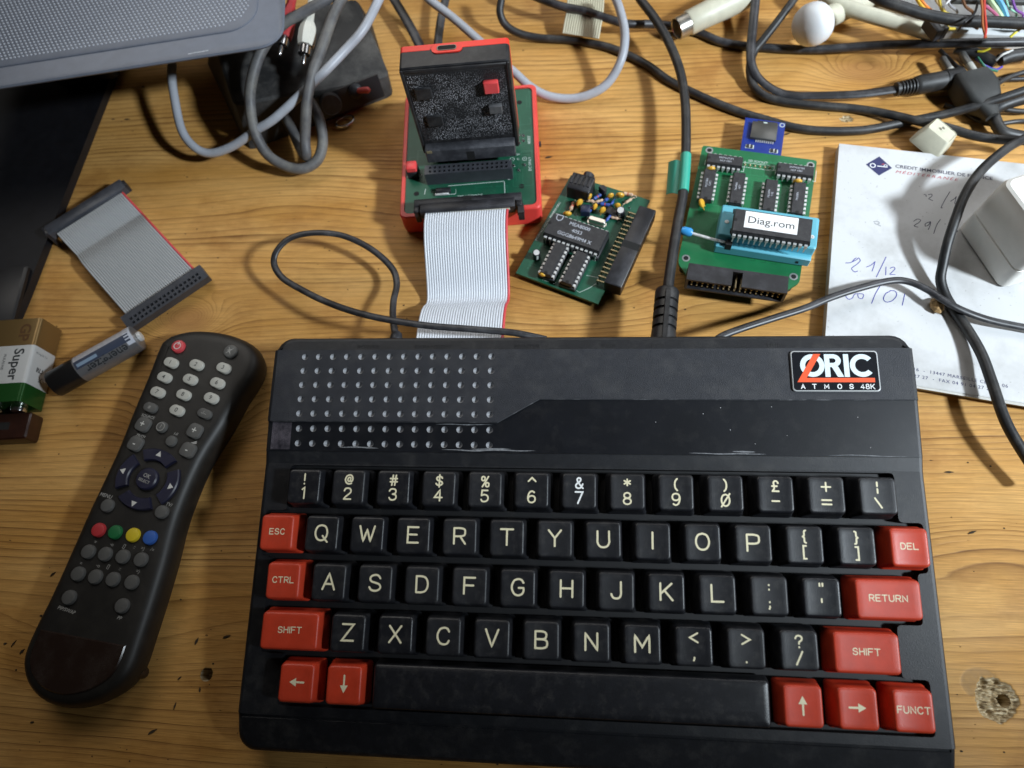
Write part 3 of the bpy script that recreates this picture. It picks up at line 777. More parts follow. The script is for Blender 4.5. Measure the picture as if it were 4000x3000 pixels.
# ------------------------------------------------------------------ shared materials
M_red = mat('red_print', (0.72, 0.055, 0.045), 0.45, var=0.06, bump=0.2, bs=1500, sss=0.05)
M_pcb = mat('pcb_green', (0.008, 0.078, 0.042), 0.42, var=0.18, vs=120, spec=0.35, dust=0.10, ds=70, dcol=(0.2, 0.3, 0.25))
M_pcb2 = mat('pcb_bright_green', (0.010, 0.135, 0.048), 0.36, var=0.14, vs=90, spec=0.4, dust=0.05, ds=70, dcol=(0.2, 0.3, 0.25))
M_blue = mat('pcb_blue', (0.010, 0.030, 0.22), 0.3, var=0.1)
M_conn = mat('connector_black', (0.013, 0.013, 0.016), 0.45, var=0.2, bump=0.2, dust=0.16, dcol=(0.22, 0.22, 0.25), ds=140)
M_chip = mat('chip_epoxy', (0.017, 0.017, 0.020), 0.5, bump=0.3, bs=2500, dust=0.22, dcol=(0.16, 0.155, 0.15), ds=260, dlo=0.42)
M_pin = mat('tin_pin', (0.66, 0.66, 0.65), 0.45, metal=0.35, var=0.2, vs=600)
M_gold = mat('gold_pin', (0.46, 0.38, 0.22), 0.4, metal=0.6)
M_chrome = mat('chrome', (0.75, 0.75, 0.76), 0.16, metal=1.0)
M_silk = mat('silkscreen', (0.58, 0.66, 0.62), 0.6)
M_silkd = mat('chip_print', (0.50, 0.52, 0.58), 0.7)
M_cer = mat('ceramic_yellow', (0.66, 0.36, 0.035), 0.28, spec=0.6)
M_hole = mat('dark_hole', (0.004, 0.004, 0.004), 0.8)
M_grey = mat('grey_pvc', (0.36, 0.38, 0.42), 0.42, var=0.10, vs=70, dust=0.35, dcol=(0.20, 0.18, 0.15), ds=80, dlo=0.50)
M_dusty = mat('dusty_pvc', (0.085, 0.085, 0.09), 0.5, var=0.3, vs=90, dust=0.75, dcol=(0.25, 0.235, 0.20), ds=70, dlo=0.40)
M_cab = mat('black_pvc', (0.013, 0.0135, 0.015), 0.48, var=0.3, vs=120, bump=0.3, bs=700, dust=0.42, dcol=(0.17, 0.155, 0.135), ds=95, dlo=0.47)
M_cab2 = mat('black_thin_pvc', (0.020, 0.020, 0.023), 0.40, var=0.25, vs=120, dust=0.40, dcol=(0.17, 0.17, 0.18), ds=120, dlo=0.46)
M_dbox = mat('dusty_black_box', (0.013, 0.013, 0.0135), 0.6, var=0.2, dust=0.60, dcol=(0.17, 0.16, 0.145), ds=38, dlo=0.42)
M_cream = mat('cream_plastic', (0.58, 0.56, 0.44), 0.45, var=0.08, dust=0.18, dcol=(0.25, 0.23, 0.19), ds=90)
M_white = mat('white_plastic', (0.74, 0.74, 0.71), 0.42, var=0.04, dust=0.22, dcol=(0.38, 0.36, 0.32), ds=60, dlo=0.52, sss=0.05)
M_wire = mat('ribbon_grey', (0.60, 0.625, 0.67), 0.38, spec=0.5)
M_wirel = mat('ribbon_old_grey', (0.36, 0.37, 0.38), 0.5)
M_wirer = mat('ribbon_red', (0.60, 0.06, 0.07), 0.4)
M_green = mat('green_tape', (0.035, 0.36, 0.26), 0.42)

def gridholes(mb, nx, ny, p, hole, depth, z, ox=0.0, oy=0.0, M=None, margin=(0, 0)):
    """plate with square sockets sunk into it"""
    for i in range(nx):
        for j in range(ny):
            cx, cy = ox + (i - (nx - 1) / 2) * p, oy + (j - (ny - 1) / 2) * p
            a, b = p / 2, hole / 2
            o_ = [(cx - a, cy - a, z), (cx + a, cy - a, z), (cx + a, cy + a, z), (cx - a, cy + a, z)]
            q = [(cx - b, cy - b, z), (cx + b, cy - b, z), (cx + b, cy + b, z), (cx - b, cy + b, z)]
            r = [(x, y, z - depth) for x, y, _ in q]
            mb.add(o_ + q + r, [(k, (k + 1) % 4, 4 + (k + 1) % 4, 4 + k) for k in range(4)] + [(4 + k, 4 + (k + 1) % 4, 8 + (k + 1) % 4, 8 + k) for k in range(4)], M)
    w2, h2 = nx * p / 2, ny * p / 2
    if margin[0]:
        a, b = margin; e = .002
        mb.box(ox - a, ox + a, oy + h2 + e, b[1], z - depth, z, M); mb.box(ox - a, ox + a, b[0], oy - h2 - e, z - depth, z, M)
        mb.box(ox - a, ox - w2 - e, oy - h2, oy + h2, z - depth, z, M); mb.box(ox + w2 + e, ox + a, oy - h2, oy + h2, z - depth, z, M)
PINM = {}
def dip(parent, M, n, W=6.4, L=None, h=3.6, lift=1.2, lines=(), tsize=1.3, pins=True, m=None, pinh=None, pm=None):
    """dual in-line chip: body and its pins"""
    L = L or n * 2.54 + 1.0
    mb = MB(); hw = W / 2
    for sx in (1,):
        rg = [[(x, y, z) for x, y in ((-L / 2 + i, -hw + i), (L / 2 - i, -hw + i), (L / 2 - i, hw - i), (-L / 2 + i, hw - i))] for z, i in ((lift, .45), (lift + h * .45, 0), (lift + h * .55, 0), (lift + h, .5))]
        mb.loft(rg)
    o = ob('chip', mb, m or M_chip, parent, M)
    nb = MB(); nb.cyl(0.9, lift + h - .35, lift + h + 0.02, 12, T(-L / 2 + 1.0, 0, 0))
    ob('notch', nb, M_hole, o)
    if pins:
        k = (W, h, lift)
        if k not in PINM:
            pb = MB(); zt = lift + h * .5
            pb.box(-.75, .75, -hw - .85, -hw - .02, zt - .16, zt + .16)
            pb.box(-.75, .75, -hw - 1.1, -hw - .80, zt - 1.6, zt + .165)
            pb.box(-.28, .28, -hw - 1.09, -hw - .81, -0.4, zt - 1.6)
            PINM[k] = mesh('pin', pb)
        for i in range(n):
            x = (i - (n - 1) / 2) * 2.54
            ob('pin', PINM[k], pm or M_pin, o, T(x, 0, 0)); ob('pin', PINM[k], pm or M_pin, o, T(x, 0, 0) @ RZ(180))
    for i, t in enumerate(lines):
        lettering(t, tsize, M_silkd, o, T(0.6, ((len(lines) - 1) / 2 - i) * tsize * 1.25, lift + h + 0.03))
    return o
def disc_cap(parent, p, yaw, s=1.0, lean=0):
    mb = MB(); mb.lathe([(0.05, -1.3), (1.2, -1.15), (2.1, -.6), (2.3, 0), (2.1, .6), (1.2, 1.15), (0.05, 1.3)], 14, RX(90) @ Matrix.Diagonal((s, s * 1.15, s, 1)))
    mb.tube([(-1.1 * s, 0, -2.0 * s), (-1.2 * s, 0, -4.2 * s)], .25, 5); mb.tube([(1.1 * s, 0, -2.0 * s), (1.2 * s, 0, -4.2 * s)], .25, 5)
    return ob('ceramic_capacitor', mb, M_cer, parent, T(p) @ RZ(yaw) @ RX(lean))
def resistor(parent, p, yaw, m, L=6.0, r=1.1, bands=()):
    mb = MB(); mb.lathe([(.4, -L / 2), (r, -L / 2 + .5), (r, -L / 2 + 1.5), (r * .82, -L / 2 + 2), (r * .82, L / 2 - 2), (r, L / 2 - 1.5), (r, L / 2 - .5), (.4, L / 2)], 10, RY(90))
    mb.tube([(-L / 2 - 2, 0, -1.2), (-L / 2 - 1.4, 0, 0), (L / 2 + 1.4, 0, 0), (L / 2 + 2, 0, -1.2)], .25, 5)
    o = ob('resistor', mb, m, parent, T(p) @ RZ(yaw))
    for x, c in bands:
        ob('colour_band', MB().cyl(r * .86 + .03, -.25, .25, 10, T(x, 0, 0) @ RY(90)), c, o)
    return o
def electrolytic(parent, p, yaw=0, lean=0, r=2.2, h=6.0):
    mb = MB(); mb.lathe([(r - .3, 0), (r, .3), (r, .9), (r - .2, 1.1), (r, 1.4), (r, h - .3), (r - .3, h)], 14)
    o = ob('electrolytic_capacitor', mb, mat('can_sleeve', (0.012, 0.012, 0.018), 0.3), parent, T(p) @ RZ(yaw) @ RX(lean))
    ob('can_top', MB().cyl(r - .45, h - .1, h + .06, 12), M_pin, o)
    ob('stripe', MB().box(-.5, .5, -r - .03, -r + .2, 1.5, h - .4), M_silk, o)
    return o
def solder(parent, p, r=0.9):
    return ob('solder_joint', MB().lathe([(r, 0), (r * .75, .5), (r * .35, 1.1), (.05, 1.4)], 10), M_chrome, parent, T(p))
def ring_pad(parent, p, r=2.0):
    o = ob('mounting_pad', MB().lathe([(r, -.02), (r, .07), (r * .62, .07), (r * .62, -.02)], 18), mat('pad_tin', (0.35, 0.36, 0.36), 0.45, metal=.6), parent, T(p))
    ob('mounting_hole', MB().cyl(r * .62, -.02, .085, 16), M_hole, o)
def tracks(parent, x0, x1, y0, y1, z, m, n, seed):
    rn = random.Random(seed); mb = MB()
    for i in range(n):
        x, y = rn.uniform(x0, x1), rn.uniform(y0, y1); w_ = .22 + .12 * rn.random(); h = .02 + .0012 * i
        for k in range(3):
            L = rn.uniform(3, 12) * rn.choice((-1, 1))
            if (i + k) % 2: xn, yn = min(max(x + L, x0), x1), y
            else: xn, yn = x, min(max(y + L, y0), y1)
            mb.box(min(x, xn) - w_ / 2, max(x, xn) + w_ / 2, min(y, yn) - w_ / 2, max(y, yn) + w_ / 2, z - .1, z + h + .0004 * k)
            x, y = xn, yn
        mb.cyl(.5, z - .1, z + h + .004, 8, T(x, y, 0))
    ob('copper_track', mb, m, parent)
def local(loc, yaw):
    I = inv(loc, yaw)
    return lambda v: I @ v

# ------------------------------------------------------------------ red interface box
def red_box():
    loc, yaw = (-60.1, 233.7, 0), 3.5
    R = thing('interface_box', 'red plastic box with open top showing a green circuit board, behind the computer', 'electronics box', loc, yaw)
    lo = local(loc, yaw); c = crop(1500, 150, .452)
    P = lambda x, y, h: lo(c(x, y, h))
    hx, hy, H = 37.7, 42.6, 15.0
    mb = MB()
    rg = [[(x, y, z) for x, y in rr(hx - i, hy - i, 3.0, 4)] for z, i in ((0, 1.2), (1.2, .2), (3, 0), (H - .8, 0), (H, .5), (H, 2.3), (H - 1.2, 2.4))]
    mb.loft(rg, True, False)
    ob('box_shell', mb, M_red, R, ang=30)
    zp = H - 0.7
    pcb = ob('circuit_board', MB().loft([[(x, y, z) for x, y in rr(hx - 2.42, hy - 2.42, 1.0, 2)] for z in (zp - 1.6, zp)]), M_pcb, R)
    tracks(pcb, -hx + 4, hx - 4, -hy + 5, hy - 5, zp, mat('pcb_green_track', (0.013, 0.110, 0.062), .4), 26, 5)
    for q in ((1170, 553), (280, 1343), (1190, 1277)):
        v = P(*q, zp); ob('drill_hole', MB().cyl(1.5, -.3, .03, 12), M_hole, pcb, T(v.x, v.y, zp))
    for q in ((1165, 835), (1205, 840), (1205, 885), (1170, 905), (1120, 1100), (1215, 1095), (1165, 1140)):
        v = P(*q, zp); solder(pcb, Vector((v.x, v.y, zp)), 0.95)
    def silk(t, q, size, rot):
        v = P(*q, zp); lettering(t, size, M_silk, pcb, T(v.x, v.y, zp + .04) @ RZ(rot))
    silk('RESET', (1255, 875), 2.1, 90); silk('5V', (1160, 1003), 1.9, 0); silk('DC ONLY', (1262, 1085), 2.1, 90)
    silk('BUS', (1082, 1200), 2.0, 90); silk('ROM EXT', (262, 1192), 2.0, 0); silk('EXPANSION ORIC', (740, 1358), 1.7, 180)
    for q, t in (((1108, 1045), '-'), ((1160, 1045), 'C'), ((1215, 1040), '+')):
        v = P(*q, zp); g = MB(); g.lathe([(1.25, .04), (1.05, .04)], 20, cap0=False, cap1=False); g.f = [tuple(reversed(f)) for f in g.f]
        if t != 'C': ob('symbol_ring', g, M_silk, pcb, T(v.x, v.y, zp))
        lettering(t, 1.9, M_silk, pcb, T(v.x, v.y, zp + .05))
    ln = MB()
    for a, b in (((555, 1275), (1035, 1235)), ((455, 1355), (620, 1345)), ((620, 1345), (620, 1300)), ((1045, 1345), (1040, 1235)), ((350, 1350), (360, 1300))):
        u, v = P(*a, zp), P(*b, zp); d = (v - u).normalized(); n = Vector((-d.y, d.x, 0)) * .16
        ln.add([(u - n)[:2] + (zp + .04,), (v - n)[:2] + (zp + .04,), (v + n)[:2] + (zp + .04,), (u + n)[:2] + (zp + .04,)], [(0, 1, 2, 3)])
    ob('silkscreen_line', ln, M_silk, pcb)
    # small red push button
    v = P(235, 1100, zp + 7)
    b = ob('push_button', MB().box(-3.0, 3.0, -3.0, 3.0, 0, 4.5, b=.4), M_conn, R, T(v.x, v.y, zp)); ob('button_cap', MB().box(-2.7, 2.7, -2.7, 2.7, 4.5, 8.0, b=.5), mat('cap_red', (0.75, 0.07, 0.07), .4), b)
    # open socket strip
    v = P(725, 1112, zp + 8.5)
    s = MB(); s.box(-23.2, 23.2, -3.0, 3.0, 0, 7.2); gridholes(s, 17, 2, 2.54, 1.3, 1.38, 8.6, margin=(23.2, (-3.0, 3.0)))
    sso = ob('socket_strip', s, mat('connector_slate', (0.040, 0.042, 0.050), .42, var=.2), R, T(v.x, v.y, zp) @ RZ(-0.5)); ob('hole_shade_plate', MB().box(-22, 22, -2.6, 2.6, 7.1, 7.23), M_hole, sso)  # black plate under the open grid stands in for shade inside the holes
    # small part below it
    v = P(510, 1310, zp + 2); k = ob('jumper', MB().box(-4, 4, -1.3, 1.3, 0, 2.6, b=.2), M_conn, R, T(v.x, v.y, zp)); ob('jumper_bar', MB().box(-4.5, 3, -2.3, -1.31, .3, 1.5, b=.2), M_pin, k)
    # shrouded header with the plugged-in cable plug
    v = P(720, 1405, zp + 9)
    hd = MB(); hd.box(-28, 28, -1.2, 3.4, 0, 9.0, b=.3); hd.box(-28, -25.2, -4.8, -1.2, 0, 9.0, b=.3); hd.box(25.2, 28, -4.8, -1.2, 0, 9.0, b=.3)
    hdo = ob('shrouded_header', hd, M_conn, R, T(v.x, v.y, zp) @ RZ(-0.3)); ob('key_slot', MB().box(-2.2, 2.2, -3, 3.43, 4.5, 9.03), M_hole, hdo)
    ob('latch', MB().loft([[(x, y, z) for x, y in ((26, -9), (29, -9), (29, -3.6), (26, -3.6))] for z in (2, 8.5)]), M_conn, hdo)
    global RED_HDR
    RED_HDR = (T(*loc) @ RZ(yaw)) @ Vector((v.x, v.y, zp))
    ob('side_jack', MB().cyl(1.6, 0, 1.2, 12, T(hx, 6, 7) @ RY(90)), M_conn, R)
red_box()

def upright_module():
    loc, yaw = (-57.8, 232.0, 0), 3.2
    R = thing('plug_in_module', 'black and red module standing upright in the red box, dusty face towards viewer', 'electronics module', loc, yaw)
    W, D_, z0, z1 = 25.6, 14.0, 23.5, 80.5
    y0 = -7.0
    mb = MB(); mb.loft([[(x, z, y) for x, z in rr(W - i, (z1 - z0) / 2 - i, 1.6, 3)] for y, i in ((y0, .5), (y0 + .5, 0), (y0 + 10, 0))], M=T(0, 0, (z0 + z1) / 2) @ Matrix(((1, 0, 0, 0), (0, 0, 1, 0), (0, 1, 0, 0), (0, 0, 0, 1))))
    mb.f = [tuple(reversed(f)) for f in mb.f]
    m = mat('module_black', (0.012, 0.012, 0.014), 0.45, var=.2, dust=.12, ds=160)
    ob('front_shell', mb, m, R)
    mr = MB(); mr.loft([[(x, z, y) for x, z in rr(W - i, (z1 - z0) / 2 - i, 1.6, 3)] for y, i in ((y0 + 10.02, .25), (y0 + 10.3, 0), (y0 + 13.6, 0), (y0 + 14, .5))], M=T(0, 0, (z0 + z1) / 2) @ Matrix(((1, 0, 0, 0), (0, 0, 1, 0), (0, 1, 0, 0), (0, 0, 0, 1))))
    mr.f = [tuple(reversed(f)) for f in mr.f]
    ob('rear_shell', mr, mat('module_red', (0.78, 0.035, 0.02), .38), R)
    # raised rim round the face and the dusty rough field inside it
    rim = MB(); e = 1.6
    for a in ((-W + .1, -W + e, z0 + 1, z1 - 1), (W - e, W - .1, z0 + 1, z1 - 1), (-W + e, W - e, z1 - 2.6, z1 - 1)):
        rim.box(a[0], a[1], y0 - .8, y0 - .002, a[2], a[3], b=.25)
    ob('face_rim', rim, m, R)
    g = MB(); n, mm = 44, 60
    X0, X1, Z0, Z1 = -W + 2.2, W - 2.4, z0 + 9.6, z1 - 4.5
    vs = []
    for j in range(mm + 1):
        for i in range(n + 1):
            x, z = X0 + (X1 - X0) * i / n, Z0 + (Z1 - Z0) * j / mm
            vs.append((x, y0 - .12 - .5 * max(0, noise.noise((x * .9, z * .9, 2))) * (0 if i in (0, n) or j in (0, mm) else 1), z))
    g.add(vs, [(j * (n + 1) + i, j * (n + 1) + i + 1, (j + 1) * (n + 1) + i + 1, (j + 1) * (n + 1) + i) for j in range(mm) for i in range(n)])
    md = bpy.data.materials.new('gritty_dust'); md.use_nodes = True; nt = md.node_tree; p = nt.nodes['Principled BSDF']
    tc = node(nt, 'ShaderNodeTexCoord').outputs['Object']
    vor = node(nt, 'ShaderNodeTexVoronoi'); vor.inputs['Scale'].default_value = 1500; nt.links.new(tc, vor.inputs['Vector'])
    sp = ramp(nt, vor.outputs['Distance'], [(0.0, 1.0), (0.30, 0.55), (0.46, 0.0)])
    big = ramp(nt, noisetex(nt, tc, 55, 3, .6), [(0.42, 0.02), (0.62, 1.0)])
    nt.links.new(mixc(nt, mth(nt, 'MULTIPLY', sp, big), (0.012, 0.012, 0.014), (0.62, 0.62, 0.66)), p.inputs['Base Color']); p.inputs['Roughness'].default_value = .6
    bn = node(nt, 'ShaderNodeBump'); bn.inputs['Strength'].default_value = .8; bn.inputs['Distance'].default_value = .0006; nt.links.new(sp, bn.inputs['Height']); nt.links.new(bn.outputs[0], p.inputs['Normal'])
    ob('dusty_face', g, md, R, ang=180)
    # buttons and pads on the face
    ob('face_button', MB().box(-3.6, 3.6, -2.6, 0, -3.5, 3.5, b=.5), mat('cap_red', (0.75, 0.07, 0.07), .4), R, T(15.7, y0 - .2, z1 - 13.5), label='bright red square button')
    ob('face_button', MB().box(-3.3, 3.3, -2.4, 0, -2.6, 2.6, b=.4), mat('cap_grey', (0.07, 0.07, 0.075), .6, dust=.3), R, T(16.2, y0 - .2, z0 + 29.5), label='dark grey square button')
    for x, z in ((-17, z1 - 15), (-15, z0 + 24)):
        ob('moulded_pad', MB().box(-4, 4, -1.2, 0, -3.6, 3.6, b=.3), m, R, T(x, y0 - .2, z))
    # connector housing at the foot
    c = MB(); c.box(-23.6, 23.6, -5.5, 0, -4.4, 4.4, b=.4)
    co = ob('foot_connector', c, mat('connector_dusty', (0.035, 0.036, 0.042), .5, var=.2, dust=.3, dcol=(.3, .3, .33), ds=120), R, T(0, y0 - .02, z0 + 3.4)); ob('key_slot', MB().box(-2.1, 2.1, -5.54, -4, -4.42, 2.0), M_hole, co)
    ob('contact', MB().box(-22.5, -19.8, -5.7, -5.4, 3.0, 4.5), M_gold, co)
    # legs that carry the module down to the board
    st = MB(); st.box(-21, 21, -4.5, 1.5, -10.5, 0)
    ob('plug_body', st, M_conn, R, T(0, 0, z0 + .1))
    # usb socket in the red top
    u = MB(); u.loft([[(x, y, z) for x, y in rr(7.2, 2.6, 2.4, 5)] for z in (0, .7)])
    uo = ob('port_surround', u, MATS['module_red'], R, T(-3.2, y0 + 9.9, z1 - .1)); ob('usb_port', MB().loft([[(x, y, z) for x, y in rr(4.6, 1.55, 1.4, 4)] for z in (.5, .95)]), mat('port_metal', (.20, .18, .15), .4, metal=.7), uo); ob('port_opening', MB().loft([[(x, y, z) for x, y in rr(4.2, 1.25, 1.1, 4)] for z in (.6, .98)]), M_hole, uo)
upright_module()

# ------------------------------------------------------------------ ribbon cables
def ribbon(name, label, path, across, n, wm, redside, pitch=1.27, rad=.66, k=7):
    p0 = Vector(path[0])
    R = thing(name, label, 'ribbon cable', (p0.x, p0.y, 0))
    pts = [Vector(p) - Vector((p0.x, p0.y, 0)) for p in smooth(path, k)]
    mb = MB(); mb.tube(pts, rad, 8); me = mesh('wire', mb, 60); me.materials.append(wm)
    me2 = me.copy(); me2.materials.clear(); me2.materials.append(M_wirer)
    a = Vector(across).normalized()
    for i in range(n):
        d = a * ((i - (n - 1) / 2) * pitch)
        red = (i == n - 1 and redside > 0) or (i == 0 and redside < 0)
        ob('wire', me2 if red else me, None, R, T(d.x, d.y, 0), label='red edge wire' if red else None)
    return R, p0
h0 = RED_HDR
yb = h0.y
path = [(h0.x, yb - 3.0, 21.5), (h0.x - .2, yb - 8, 22.5), (h0.x - .3, yb - 14, 21.5), (h0.x - .2, yb - 22, 18), (h0.x + .1, yb - 32, 11.5), (h0.x + .3, yb - 40, 6.0), (h0.x + .3, yb - 45.5, 3.2), (h0.x + .2, yb - 49.5, 4.6),
        (h0.x, yb - 53, 8.5), (h0.x - .1, yb - 57, 11.5), (h0.x - .2, yb - 63, 13.5), (h0.x - .2, yb - 72, 15.0), (h0.x - .2, 103.5, 16.0)]
R, p0 = ribbon('expansion_ribbon', 'wide pale grey ribbon cable from the red box into the computer back', path, (1, 0.03, 0), 34, M_wire, 1, rad=.74)
idc = MB(); idc.box(-24.6, 24.6, -4.2, 1.2, -3.8, 2.2, b=.35)
io = ob('plug', idc, M_conn, R, T(0, 1.6, 22.0) @ RZ(3.2)); ob('strain_bar', MB().box(-22, 22, -4.9, -4.21, -.4, .9, b=.15), mat('bar_tan', (0.42, 0.38, 0.30), .6), io)

pa, pb = (at(120, 510, 8) + at(270, 410, 8)) / 2, (at(432, 585, 5) + at(275, 690, 5)) / 2
dv = (pb - pa); dv.z = 0; dn = dv.normalized(); ax = Vector((-dn.y, dn.x, 0))
e = (at(432, 585, 5) - at(275, 690, 5)); e.z = 0; e.normalize()
L_ = dv.length
path = [tuple(pa + dn * t + Vector((0, 0, z - pa.z))) for t, z in ((2, 9.5), (8, 8.8), (14, 6.6), (19, 5.2), (24, 7.0), (30, 8.9), (40, 9.2), (55, 8.0), (L_ - 6, 6.8), (L_ - 2, 6.4))]
R, p0 = ribbon('short_ribbon', 'short grey ribbon cable with black sockets at both ends', path, e, 34, M_wirel, 1, pitch=1.26)
cn = MB(); cn.box(-24.5, 24.5, -3.8, 3.8, 0, 5.6, b=.4)
gh = MB(); gh.add(cn.v, cn.f); 
yaw_e = math.degrees(atan2(e.y, e.x))
q = Vector((pb.x - p0.x, pb.y - p0.y, 0)) + dn * 2.6
c2 = MB(); c2.box(-24.5, 24.5, -4.2, 4.2, 0, 4.9); gridholes(c2, 17, 2, 2.54, 1.45, 1.2, 6.12, 0, -.9, margin=(24.5, (-4.2, 4.2)))
sb_ = ob('socket', c2, mat('connector_slate', (0.050, 0.053, 0.064), .42, var=.2), R, T(q.x, q.y, 2.2) @ RZ(yaw_e) @ RX(14)); ob('hole_shade_plate', MB().box(-22.5, 22.5, -3.4, 1.6, 4.8, 4.93), M_hole, sb_)  # socket holes get their darkness from a black plate laid beneath
q = Vector((pa.x - p0.x, pa.y - p0.y, 0)) - dn * 2.6
so = ob('socket', cn, mat('connector_grey_black', (0.045, 0.048, 0.058), .42, var=.2, dust=.25, dcol=(.3, .3, .34)), R, T(q.x, q.y, 6.0) @ RZ(yaw_e)); ob('clip', MB().box(-26.2, -24.2, -3, 3, -5.9, 6, b=.3), M_conn, so); ob('clip', MB().box(24.2, 26.0, -2.4, 2.4, -1, 5, b=.3), M_conn, so)

# ------------------------------------------------------------------ speech board
def speech_board():
    m_ = crop(1950, 600, .3917); z = 4.8
    loc, yaw = (2.1, 182.4, 0), -23.3
    R = thing('speech_board', 'small tilted green circuit board with one large chip and a black edge connector', 'circuit board', loc, yaw)
    lo = local(loc, yaw); P = lambda x, y, h=z: lo(m_(x, y, h))
    cs = [P(715, 215), P(165, 1190), P(985, 1500), P(1505, 465)]
    pts = [(v.x, v.y) for v in cs]
    bd = ob('circuit_board', MB().prism(pts, z - 1.6, z), M_pcb, R)
    for q in ((-18, -30), (18, -30), (-18, 28), (18, 28)):
        ob('solder_joint', MB().lathe([(.1, 0), (1.1, 2.2), (1.3, z - 1.58)], 8), M_pin, bd, T(q[0], q[1], 0))
    V = lambda q, h: (lambda v: Vector((v.x, v.y, z)))(P(*q, h))
    tracks(bd, -19, 14, -29, 28, z, MATS['pcb_green_track'], 30, 8)
    v = V((765, 790), z + 7); dip(R, T(v), 12, 13.6, 31.5, 4.6, 3.4, ('MEA8000', '4053', 'GGG8649M4 X'), 2.9)
    sk = MB(); sk.box(-15.4, 15.4, -7.6, 7.6, 0, 3.2, b=.2); ob('chip_socket', sk, M_conn, R, T(v))
    sh = [(-1.8, 1.8), (-1.8, -.3), (-1.2, -1.4), (0, -2.0), (1.2, -1.4), (1.8, -.3), (1.8, 1.8)]
    v2 = V((603, 640), z + 8); ob('emblem', MB().loft([[(x, y, zz) for x, y in sh] for zz in (8.0, 8.05)]), M_silkd, R, T(v2)); ob('emblem_inner', MB().loft([[(x * .78, y * .78, zz) for x, y in sh] for zz in (8.0, 8.08)]), M_chip, R, T(v2))
    for q in ((540, 1045), (750, 1135)):
        v = V(q, z + 6); dip(R, T(v) @ RZ(90), 8, 6.4, 20.3, 3.4, 2.8)
        ob('chip_socket', MB().box(-10.2, 10.2, -4.6, 4.6, 0, 2.6, b=.2), M_conn, R, T(v) @ RZ(90))
    # jack socket
    v = V((815, 320), z + 6)
    jk = MB(); jk.box(-6.2, 6.2, -5.2, 5.2, 0, 9.0, b=.4); jk.cyl(3.1, 0, 3.4, 16, T(1.5, 5.2, 5.0) @ RX(-90)); 
    for i in range(5): jk.box(-5.6 + i * 2.4, -4.4 + i * 2.4, -2, 4, 8.9, 9.5)
    ob('audio_jack', jk, M_conn, R, T(v) @ RZ(3))
    for q, a, s, ln_ in (((800, 490), 60, .95, 0), ((680, 600), 20, 1.0, 25), ((1205, 415), 15, 1.0, 20), ((955, 530), 75, .8, 0), ((1030, 565), 50, .85, 0), ((435, 1205), 10, .95, 30), ((1110, 420), 40, .8, 10), ((900, 430), 80, .8, 10), ((1180, 520), 20, .75, 0)):
        v = V(q, z + 3.5); disc_cap(R, v + Vector((0, 0, 3.6)), a, s, ln_)
    bg_, bl_ = mat('resistor_beige', (0.55, 0.38, 0.26), .5), mat('resistor_blue', (0.03, 0.08, 0.32), .4)
    br_, rd_ = mat('band_brown', (.10, .03, .01), .5), mat('band_red', (.45, .04, .02), .5)
    for q, a, c_ in (((728, 520), 92, bg_), ((1285, 402), 8, bg_), ((1055, 505), 10, bl_), ((980, 425), 60, bl_), ((1085, 440), 70, bl_), ((920, 550), 70, bl_)):
        v = V(q, z + 2); resistor(R, v + Vector((0, 0, 1.8)), a, c_, 5.4, 1.0, ((-1.2, br_), (0, rd_), (1.2, br_)))
    for i_, (q, a, c_) in enumerate((((1000, 470), 40, bg_), ((1120, 500), 85, bl_), ((905, 470), 15, bg_), ((1150, 640), 10, bg_), ((1090, 640), 80, bl_), ((1290, 470), 60, bg_))):
        v = V(q, z + 1.5); resistor(R, v + Vector((0, 0, 1.4)), a, c_, 4.2, .8, ((-.7, br_), (.7, rd_)))
    for q in ((1350, 435), (1300, 545), (930, 1060), (880, 640), (1190, 690), (770, 620)):
        v = V(q, z); solder(R, v, .7)
    v = V((1035, 365), z + 4); ob('transistor', MB().loft([[(x, y, zz) for x, y in ((-2.3, -1), (2.3, -1), (2.0, .6), (1.2, 1.6), (-1.2, 1.6), (-2.0, .6))] for zz in (1.5, 6.0)]), M_chip, R, T(v) @ RZ(-25))
    v = V((860, 560), z + 3); ob('trimmer', MB().box(-2.6, 2.6, -2.4, 2.4, .3, 4.6, b=.3), mat('trimmer_navy', (.012, .018, .045), .4), R, T(v) @ RZ(20))
    v = V((1130, 570), z + 3); ob('trimmer', MB().box(-3.2, 3.2, -2.2, 2.2, .3, 3.0, b=.3), M_chip, R, T(v) @ RZ(-5))
    v = V((1215, 600), z + 1); electrolytic(R, v, 0, 12, 2.2, 6)
    v = V((372, 1025), z + 1); electrolytic(R, v, 40, 10, 2.0, 6.4)
    v = V((975, 675), z + 2); ob('crystal', MB().loft([[(x, y, zz) for x, y in rr(5.2 - i, 1.9 - i, 1.8, 4)] for zz, i in ((0.3, 0), (.9, 0), (.9, .5), (3.4, .5), (3.8, .9))]), mat('crystal_can', (.62, .60, .55), .28, metal=.95), R, T(v) @ RZ(3))
    # edge connector along the right side
    a, b = V((1445, 560), z + 8), V((1125, 1255), z + 8); mid = (a + b) / 2; ang = math.degrees(atan2((a - b).y, (a - b).x))
    hb = MB(); hb.box(-24.5, 24.5, -4.6, 4.4, 0, 8.6, b=.35); hd = ob('edge_connector', hb, M_conn, R, T(mid.x + 1.3, mid.y - .4, z - .4) @ RZ(ang))
    ob('key_slot', MB().box(-2.0, 2.0, -4.64, 4.45, 7.4, 8.62), M_hole, hd)
    gp = mesh('bent_pin', MB().box(-.32, .32, 0, 4.6, -.32, .32).box(-.32, .32, 4.28, 4.92, -3.2, .32)); gp.materials.append(M_gold)
